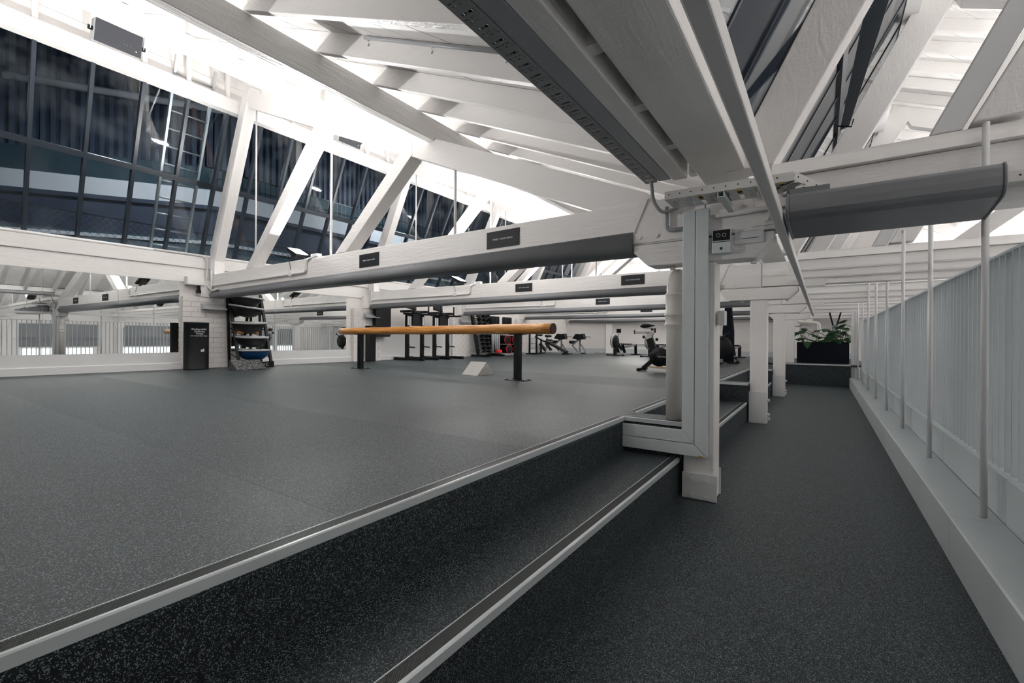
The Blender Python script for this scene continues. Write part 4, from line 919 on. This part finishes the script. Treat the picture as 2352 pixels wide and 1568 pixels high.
# bag rack
t = thing('bag_rack', 'silver storage rack loaded with red and black training bags, right of the dumbbells', 'rack', (-9.9, 14.1, HP))
obj('base', MB().box(-10.2, -9.55, 13.35, 14.95, HP + .02, HP + .10), 'grey', t, world=True)
for y in (13.5, 14.85): obj('upright', MB().beam((-9.75, y, HP + .1), (-10.1, y, 1.80), .05, .05), 'galv', t, world=True)
for z in (1.0, 1.38): obj('shelf', MB().box(-10.15, -9.65, 13.55, 14.85, z, z + .02), 'grey', t, world=True)
obj('top_shelf', MB().box(-10.2, -9.6, 12.95, 14.7, 1.70, 1.73), 'galv', t, world=True)
for i in range(4):
    tag(obj('training_tube', MB().cyl((-9.72, 13.0 + .13 * i, HP + .11), (-9.74, 13.0 + .13 * i, 1.66), .042, 12), 'lgrey'), ['leftmost', 'second from left', 'third from left', 'rightmost'][i] + ' grey training tube standing upright in the bag rack', 'training tube', 'upright tubes in the bag rack')
tag(obj('tube_holder', MB().box(-9.80, -9.64, 13.22, 13.47, HP + .12, HP + .22), 'red', bevel=.01), 'red holder block at the foot of the upright training tubes', 'holder')
def bag(x, y, z, r, ln, lab, m='blackm'):
    o = thing('training_bag', lab, 'training bag', (x, y, z), R(-12), 'rolled training bags on the rack')
    obj('roll', MB().lathe([(.001, -.5 * ln), (r * .8, -.5 * ln), (r, -.47 * ln), (r, .47 * ln), (r * .85, .5 * ln), (.001, .5 * ln)], (0, 0, 0), 20, 'x'), m, o)
    obj('end_ring', MB().lathe([(r * .94, .0), (r * 1.03, -.01), (r * 1.03, .012), (r * .94, .016)], (.5 * ln, 0, 0), 20, 'x'), 'red', o)
    for a in (R(60), R(-60)): obj('seam', MB().box(-.4 * ln, .4 * ln, r * math.cos(a) - .012, r * math.cos(a) + .012, r * math.sin(a) - .012, r * math.sin(a) + .012), 'darkred', o)
for i, (y, z) in enumerate(((13.85, .83), (14.5, .83), (13.75, 1.17), (14.25, 1.17), (13.7, 1.52), (14.3, 1.52))):
    bag(-9.85, y, z, .155 if i < 4 else .12, .62, 'black training bag with red ends, %s' % ('lower left on the bag rack', 'lower right on the bag rack', 'middle left on the bag rack', 'middle right on the bag rack', 'upper left on the bag rack', 'upper right on the bag rack')[i])
for i in range(6):
    y = (12.98 + .16 * i) if i < 3 else (13.75 + .17 * (i - 3))
    o = tag(obj('weight_canister', MB().lathe([(.001, 0), (.075, 0), (.085, .02), (.085, .24), (.07, .27), (.001, .275)], (-9.75, y, 1.735), 14), 'blackm'), 'black canister standing on top of the bag rack, number %s from the left' % ('one', 'two', 'three', 'four', 'five', 'six')[i], 'canister', 'canisters on top of the bag rack')
# ladder frame
t = thing('climbing_frame', 'black steel ladder frame with thin rungs, right of the log post', 'frame', (-9.82, 15.9, HP))
for x in (-9.985, -9.65): 
    obj('upright', MB().box(x - .03, x + .03, 15.87, 15.93, HP + .02, 1.85), 'black', t, world=True)
    obj('foot', MB().box(x - .20, x + .16, 15.6, 15.66, HP, HP + .05).box(x - .03, x + .03, 15.6, 16.3, HP + .001, HP + .05), 'black', t, world=True)
for z in (.84, 1.02, 1.22, 1.42, 1.62): obj('rung', MB().cyl((-9.96, 15.9, z), (-9.68, 15.9, z), .010, 8), 'lgrey', t, world=True)
# decline bench
t = thing('decline_bench', 'long black decline bench sloping down to the right in front of the back wall', 'bench', (-9.2, 16.6, HP))
obj('pad', MB().beam((-9.62, 16.6, 1.12), (-8.62, 16.6, .68), .30, .07), 'pad', t, bevel=.02, world=True)
obj('frame', MB().beam((-10.15, 16.6, 1.30), (-8.55, 16.6, .61), .07, .05), 'black', t, world=True)
for x, z in ((-9.95, 1.38), (-9.50, 1.33), (-9.42, 1.06)): obj('roller', MB().lathe([(.001, -.22), (.045, -.22), (.055, -.19), (.055, .19), (.045, .22), (.001, .22)], (x, 16.6, z), 12, 'y'), 'pad', t, world=True)
obj('roller_stem', MB().cyl((-9.62, 16.6, 1.13), (-9.50, 16.6, 1.35), .02, 8).cyl((-9.50, 16.6, 1.33), (-9.45, 16.6, 1.46), .015, 8), 'black', t, world=True)
obj('leg', MB().beam((-9.85, 16.6, 1.17), (-9.85, 16.6, HP + .05), .06, .06), 'black', t, world=True)
obj('foot', MB().box(-9.88, -9.82, 16.3, 16.9, HP, HP + .05).box(-8.72, -8.50, 16.35, 16.85, HP, HP + .04), 'black', t, world=True)
# hyperextension benches
def hyper(x, y, lab):
    t = thing('back_extension_bench', lab, 'bench', (x, y, HP), 0, 'back extension benches')
    obj('hip_pad', MB().prism([(-.36, .66), (-.20, .86), (.0, .85), (.06, .62), (-.12, .60)], 'y', -.16, .16), 'pad', t, bevel=.02)
    obj('hip_pad', MB().beam((.14, 0, .62), (.09, 0, .86), .26, .10), 'pad', t, bevel=.02)
    obj('handle', MB().cyl((.14, -.2, .74), (.36, -.2, .72), .012, 8).cyl((.14, .2, .74), (.36, .2, .72), .012, 8), 'black', t)
    obj('post', MB().beam((-.05, 0, .04), (-.05, 0, .62), .06, .05), 'grey', t)
    obj('arm', MB().beam((-.12, 0, .60), (-.42, 0, .36), .045, .045).beam((-.42, 0, .36), (-.16, 0, .09), .045, .045), 'grey', t)
    obj('brace', MB().beam((-.02, 0, .42), (.24, 0, .06), .05, .04), 'grey', t)
    obj('roller', MB().lathe([(.001, -.24), (.06, -.24), (.07, -.2), (.07, .2), (.06, .24), (.001, .24)], (-.40, 0, .50), 12, 'y'), 'pad', t)
    obj('base', MB().beam((-.62, 0, .03), (.62, 0, .03), .07, .05), 'lgrey', t)
    obj('foot', MB().box(.14, .24, -.28, .28, 0, .05).box(-.60, -.52, -.25, .25, 0, .05), 'black', t)
hyper(-9.36, 17.6, 'grey and black back extension bench, left of the two by the back wall')
hyper(-8.62, 17.9, 'grey and black back extension bench, right of the two by the back wall')
t = thing('small_bench', 'low grey framed bench half hidden behind the decline bench', 'bench', (-10.0, 17.2, HP))
obj('pad', MB().beam((-.25, 0, .42), (.02, 0, .12), .2, .06), 'pad', t, bevel=.01); obj('pad', MB().beam((.05, 0, .44), (.30, 0, .14), .2, .06), 'pad', t, bevel=.01)
obj('base', MB().beam((-.35, 0, .03), (.5, 0, .03), .07, .05).beam((.0, 0, .04), (.12, 0, .5), .05, .05), 'lgrey', t); obj('roller', MB().lathe([(.001, -.2), (.06, -.2), (.06, .2), (.001, .2)], (.2, 0, .56), 12, 'y'), 'pad', t)
# rowing machines, rail along rx
def rower(x, y, rz, lab):
    t = thing('rowing_machine', lab, 'rowing machine', (x, y, HP), rz, 'rowing machines')
    f = obj('flywheel_cage', MB().lathe([(.001, -.09), (.20, -.09), (.25, -.06), (.26, 0), (.25, .06), (.20, .09), (.001, .09)], (0, 0, .55), 24, 'y'), 'black', t)
    obj('cage_band', MB().lathe([(.262, -.035), (.267, -.035), (.267, .035), (.262, .035)], (0, 0, .55), 24, 'y'), 'lgrey', f)
    obj('front_leg', MB().beam((.02, 0, .40), (.02, 0, .03), .06, .08), 'black', t); obj('brace', MB().beam((.24, 0, .36), (.10, 0, .04), .04, .05), 'black', t)
    obj('front_foot', MB().cyl((.05, -.32, .035), (.05, .32, .035), .02, 8).ball((.05, -.32, .04), .04, 10).ball((.05, .32, .04), .04, 10), 'black', t)
    obj('monitor_arm', MB().beam((.24, 0, .42), (.24, 0, .66), .03, .03).beam((.24, 0, .66), (.36, 0, .92), .03, .04), 'grey', t)
    obj('monitor', MB().box(.33, .36, -.09, .09, .88, 1.04), 'black', t, bevel=.006)
    obj('main_tube', MB().beam((.02, 0, .62), (.62, 0, .24), .07, .11), 'black', t, bevel=.01)
    for s in (-1, 1): obj('foot_plate', MB().beam((.40, s * .13, .44), (.60, s * .13, .12), .10, .03), 'blackm', t)
    obj('rail', MB().beam((.52, 0, .30), (1.95, 0, .42), .05, .07), 'grey', t); obj('seat', MB().box(.95, 1.2, -.16, .16, .42, .47), 'pad', t, bevel=.015)
    obj('handle', MB().cyl((.72, -.24, .46), (.72, .24, .46), .015, 8), 'black', t)
    obj('rear_leg', MB().beam((1.88, 0, .42), (1.9, 0, .04), .05, .10), 'black', t); obj('rear_foot', MB().box(1.85, 1.95, -.2, .2, 0, .035), 'black', t)
rower(-6.5, 16.4, R(85), 'black and grey rowing machine standing alone before the back wall')
rower(-5.02, 15.9, R(85), 'rowing machine directly behind the exercise bike')
rower(-2.62, 16.2, R(85), 'rowing machine behind the black ski trainer')
# exercise bike
t = thing('exercise_bike', 'black exercise bike with silver seat post, half hidden by the cream pipe', 'exercise bike', (-2.7, 9.2, HP))
zf = HP
def at(dx, dz, dy=0): return (-3.0 + dx, 9.2 + dy, dz)
obj('saddle', MB().lathe([(.001, -.15), (.045, -.14), (.085, -.10), (.09, -.05), (.06, .03), (.03, .10), (.018, .15), (.001, .16)], at(.05, 1.50), 16, 'x', .9, .6), 'pad', t, world=True)
obj('saddle_clamp', MB().beam(at(.03, 1.48), at(.03, 1.42), .04, .04).tube([at(.05, 1.45), at(.17, 1.45), at(.19, 1.41)], .010, 6), 'galv', t, world=True)
obj('seat_slide', MB().beam(at(-.20, 1.37), at(.19, 1.37), .06, .065), 'galv', t, bevel=.006, world=True)
obj('slide_end', MB().beam(at(-.215, 1.37), at(-.20, 1.37), .07, .075), 'black', t, world=True)
obj('seat_post', MB().beam(at(.06, 1.36), at(.13, 1.19), .06, .08), 'galv', t, world=True)
obj('frame_tube', MB().beam(at(.10, 1.24), at(.24, .86), .11, .13), 'black', t, bevel=.01, world=True)
obj('flywheel_case', MB().lathe([(.001, -.06), (.175, -.06), (.195, -.03), (.195, .03), (.175, .06), (.001, .06)], at(.30, .87), 28, 'y').prism([(-3.0 + .2, .74), (-3.0 + .9, .60), (-3.0 + 1.0, .85), (-3.0 + .85, 1.02), (-3.0 + .6, .98), (-3.0 + .3, 1.06)], 'y', 9.145, 9.255), 'black', t, world=True)
obj('chain_ring', MB().lathe([(.10, -.008), (.106, -.008), (.106, .008), (.10, .008)], at(.30, .87, -.068), 24, 'y'), 'dome', t, world=True)
obj('crank', MB().beam(at(.29, .88, -.09), at(.48, .87, -.09), .015, .025), 'grey', t, world=True)
obj('rear_beam', MB().beam(at(.22, .84), at(-.03, .63), .09, .08), 'black', t, bevel=.01, world=True)
obj('rear_foot', MB().cyl(at(-.05, .615, -.28), at(-.05, .615, .28), .028, 10), 'black', t, world=True)
for s in (-1, 1): obj('levelling_foot', MB().cyl(at(-.05, HP, s * .2), at(-.05, .60, s * .2), .025, 10), 'blackm', t, world=True)
obj('front_post', MB().beam(at(.78, 1.05), at(.70, 1.48), .06, .08), 'black', t, world=True); obj('handlebar', MB().cyl(at(.68, 1.50, -.22), at(.68, 1.50, .22), .02, 8).cyl(at(.68, 1.50, -.22), at(.5, 1.54, -.2), .02, 8), 'pad', t, world=True)
obj('front_foot', MB().cyl(at(.95, .615, -.28), at(.95, .615, .28), .028, 10).beam(at(.85, .70), at(.95, .62), .08, .06), 'black', t, world=True)
for dx, dz in ((-.005, 1.27), (.26, 1.22)): obj('knob', MB().ball(at(dx, dz, -.05), .032, 10), 'black', t, world=True)
tag(obj('timber_strip', MB().beam((-3.28, 10.37, HP + .018), (-2.2, 10.2, HP + .018), .12, .034), 'ply'), 'pale timber strip lying on the floor behind the exercise bike', 'plank')
# ski trainer right of the nearest post
t = thing('ski_trainer', 'tall black ski trainer column seen between the first and second posts', 'exercise machine', (-2.1, 13.6, HP))
obj('column', MB().prism([(-2.24, .62), (-1.985, .62), (-1.985, 1.45), (-2.05, 2.18), (-2.20, 2.18), (-2.26, 1.45)], 'y', 13.5, 13.68), 'navy', t, bevel=.01, world=True)
obj('base', MB().box(-2.45, -1.85, 13.35, 13.85, HP, HP + .04), 'black', t, world=True); obj('wheel', MB().lathe([(.001, -.03), (.05, -.03), (.05, .03), (.001, .03)], (-1.88, 13.5, HP + .051), 12, 'y'), 'black', t, world=True)
obj('timber_insert', MB().box(-2.28, -2.12, 13.34, 13.36, HP + .003, HP + .03), 'ply', t, world=True)
t = thing('air_bike', 'black air bike partly hidden behind the nearest post', 'exercise bike', (-2.3, 12.9, HP))
obj('fan_cage', MB().lathe([(.001, -.07), (.26, -.07), (.30, -.03), (.30, .03), (.26, .07), (.001, .07)], (-2.22, 12.9, 1.03), 28, 'y'), 'dome', t, world=True)
obj('frame', MB().beam((-2.22, 12.9, 1.03), (-2.3, 12.9, .64), .06, .06).beam((-2.5, 12.9, 1.2), (-2.3, 12.9, .7), .06, .08), 'black', t, world=True)
obj('handle', MB().tube([(-2.5, 12.8, 1.05), (-2.1, 12.78, 1.32), (-1.98, 12.78, 1.40), (-1.97, 12.78, 1.34)], .02, 8), 'black', t, world=True)
obj('foot', MB().cyl((-2.2, 12.6, HP + .03), (-2.2, 13.2, HP + .03), .028, 8).cyl((-2.9, 12.6, HP + .03), (-2.9, 13.2, HP + .03), .028, 8).beam((-2.9, 12.9, .62), (-2.2, 12.9, .62), .05, .05), 'black', t, world=True)
obj('console', MB().box(-2.42, -2.32, 12.82, 12.98, 1.55, 1.7).beam((-2.37, 12.9, 1.2), (-2.37, 12.9, 1.56), .03, .03), 'black', t, world=True)
# black punch bag slice between posts two and three
t = thing('hanging_bag', 'slim black hanging bag seen between the second and third posts', 'bag', (-1.35, 16.5, 1.0))
px_ = -1.62
obj('strap', MB().box(px_ - .02, px_ + .02, 16.48, 16.52, 1.42, 2.84), 'grey', t, world=True); obj('bag', MB().cyl((px_, 16.5, .85), (px_, 16.5, 1.42), .06, 14), 'pad', t, world=True)
# V shaped machine behind the planter
t = thing('ski_trainer', 'V shaped black ski trainer head rising behind the planter', 'exercise machine', (.32, 17.5, HP))
obj('column', MB().beam((.31, 17.5, HP + .03), (.31, 17.5, 1.52), .10, .12), 'black', t, world=True); obj('console', MB().box(.24, .40, 17.38, 17.5, 1.46, 1.70), 'grey', t, bevel=.01, world=True)
for s in (-1, 1): obj('arm', MB().beam((.32 + s * .04, 17.5, 1.66), (.33 + s * .19, 17.5, 2.3), .05, .045), 'black', t, world=True)
obj('base', MB().box(.05, .6, 17.25, 17.75, HP, HP + .03), 'black', t, world=True)
# planter
t = thing('planter', 'long dark navy planter box at the end of the corridor on the step', 'planter', (0, 15.75, HP))
obj('box', MB().box(-.615, .615, 15.6, 15.95, HP + .002, 1.17), 'navy', t, bevel=.006, world=True); obj('soil', MB().box(-.60, .60, 15.615, 15.935, 1.171, 1.18), 'soil', t, world=True)
def leafmesh(kind):
    b = MB(); k = 9; L_ = 1.0; pts = []
    if kind == 0: prof = [(0, .02), (.12, .13), (.3, .20), (.5, .21), (.7, .16), (.88, .07), (1, .0)]
    elif kind == 1: prof = [(0, .05), (.05, .34), (.16, .42), (.20, .18), (.26, .46), (.36, .44), (.38, .16), (.46, .42), (.56, .36), (.58, .14), (.66, .32), (.78, .22), (.80, .10), (.90, .13), (1, 0)]
    else: prof = [(0, .03), (.08, .28), (.25, .38), (.45, .36), (.65, .27), (.85, .12), (1, 0)]
    vs = []; n = len(prof)
    for s, w_ in prof:
        z = -.35 * s * s
        vs += [(s, w_, z - .25 * w_ * w_ + .04), (s, 0, z), (s, -w_, z - .25 * w_ * w_ + .04)]
    fs = []
    for i in range(n - 1): fs += [(3 * i, 3 * i + 1, 3 * i + 4, 3 * i + 3), (3 * i + 1, 3 * i + 2, 3 * i + 5, 3 * i + 4)]
    return mesh('leaf', b.add(vs, fs, True), 'leaf')
LM = [leafmesh(i) for i in range(3)]
plants = [(-.46, 'glossy broad-leaved plant at the left end of the navy planter', [(-.22, .42, 0, .34), (-.10, .44, 1, .18), (.02, .36, 1, .2), (-.2, .17, 0, .2), (-.12, .05, 2, .2), (.06, .15, 0, .24), (.10, .26, 2, .2), (-.04, .08, 1, .24)]),
          (-.12, 'split-leaved plant left of the middle of the planter', [(-.16, .25, 1, .22), (-.06, .16, 1, .24), (.05, .26, 0, .26), (-.1, .02, 1, .24), (.1, .10, 2, .2), (.16, .32, 2, .2), (.0, .30, 1, .24), (.14, .02, 1, .2)]),
          (.20, 'leafy plant right of the middle of the planter', [(-.12, .34, 2, .28), (-.02, .20, 1, .24), (.06, .08, 1, .24), (-.14, .06, 2, .2), (.12, .16, 0, .2), (.0, .28, 0, .24), (-.06, .12, 1, .26)]),
          (.46, 'tallest split-leaved plant at the right end of the planter', [(-.12, .50, 1, .26), (.0, .54, 1, .24), (.10, .46, 1, .22), (-.08, .40, 1, .26), (.06, .36, 1, .24), (.18, .36, 2, .2), (-.16, .28, 1, .28), (.14, .08, 0, .22), (-.12, .14, 1, .26), (.02, .22, 1, .26), (-.02, .46, 1, .24), (.19, .0, 2, .2)])]
for cx, lab, lv in plants:
    lv = lv + [(random.uniform(-.17, .17), random.uniform(-.02, .30 if cx < .4 else .42), random.choice((1, 1, 2, 0)), random.uniform(.18, .25)) for _ in range(6)]
    t = thing('potted_plant', lab, 'plant', (cx, 15.72, 1.18), 0, 'plants in the navy planter')
    b = MB()
    for dx, dz, kd, sz in lv:
        dy = random.uniform(-.14, .06); az = random.uniform(-2.2, -.9) + (.8 if dx > 0 else -.8) * .6
        if kd == 0: az = PI if dx < 0 else random.uniform(-.5, .3)
        o = bpy.data.objects.new('leaf', LM[kd]); C.objects.link(o); o.parent = t; d = Vector((math.cos(az), math.sin(az)))
        o.location = (dx - d.x * sz * .4, dy - d.y * sz * .4, dz + .03); o.scale = (sz, sz * 1.05, sz); o.rotation_euler = (random.uniform(-.5, .5), random.uniform(-.15, .45), az)
        b.tube([(random.uniform(-.04, .04), random.uniform(-.05, .05), 0), (dx * .4, dy * .4, dz * .6), (dx - d.x * sz * .4, dy - d.y * sz * .4, dz + .03)], .004, 5)
    obj('stems', b, 'stem', t)
o = bpy.data.objects.new('leaf', LM[1]); 
tt = thing('potted_plant', 'bright green lobed leaf hanging over the front of the planter', 'plant', (-.36, 15.60, 1.19))
o.parent = tt; C.objects.link(o); o.location = (0, -.02, 0); o.scale = (.20, .22, .2); o.rotation_euler = (0, R(72), R(-90))
tt2 = obj('stems', MB().tube([(0, .08, -.01), (0, .04, .03), (0, -.02, .0)], .004, 5), 'stem', tt)
# pipes behind planter
tag(obj('waste_pipe', MB().tube(bend([(-.74, 18.5, 2.2), (-.74, 18.5, 1.87), (-.10, 18.5, 1.82), (-.05, 18.5, HP)], .12, 6), .055, 14), 'pvc'), 'white waste pipe bending along the back wall behind the planter', 'pipe')
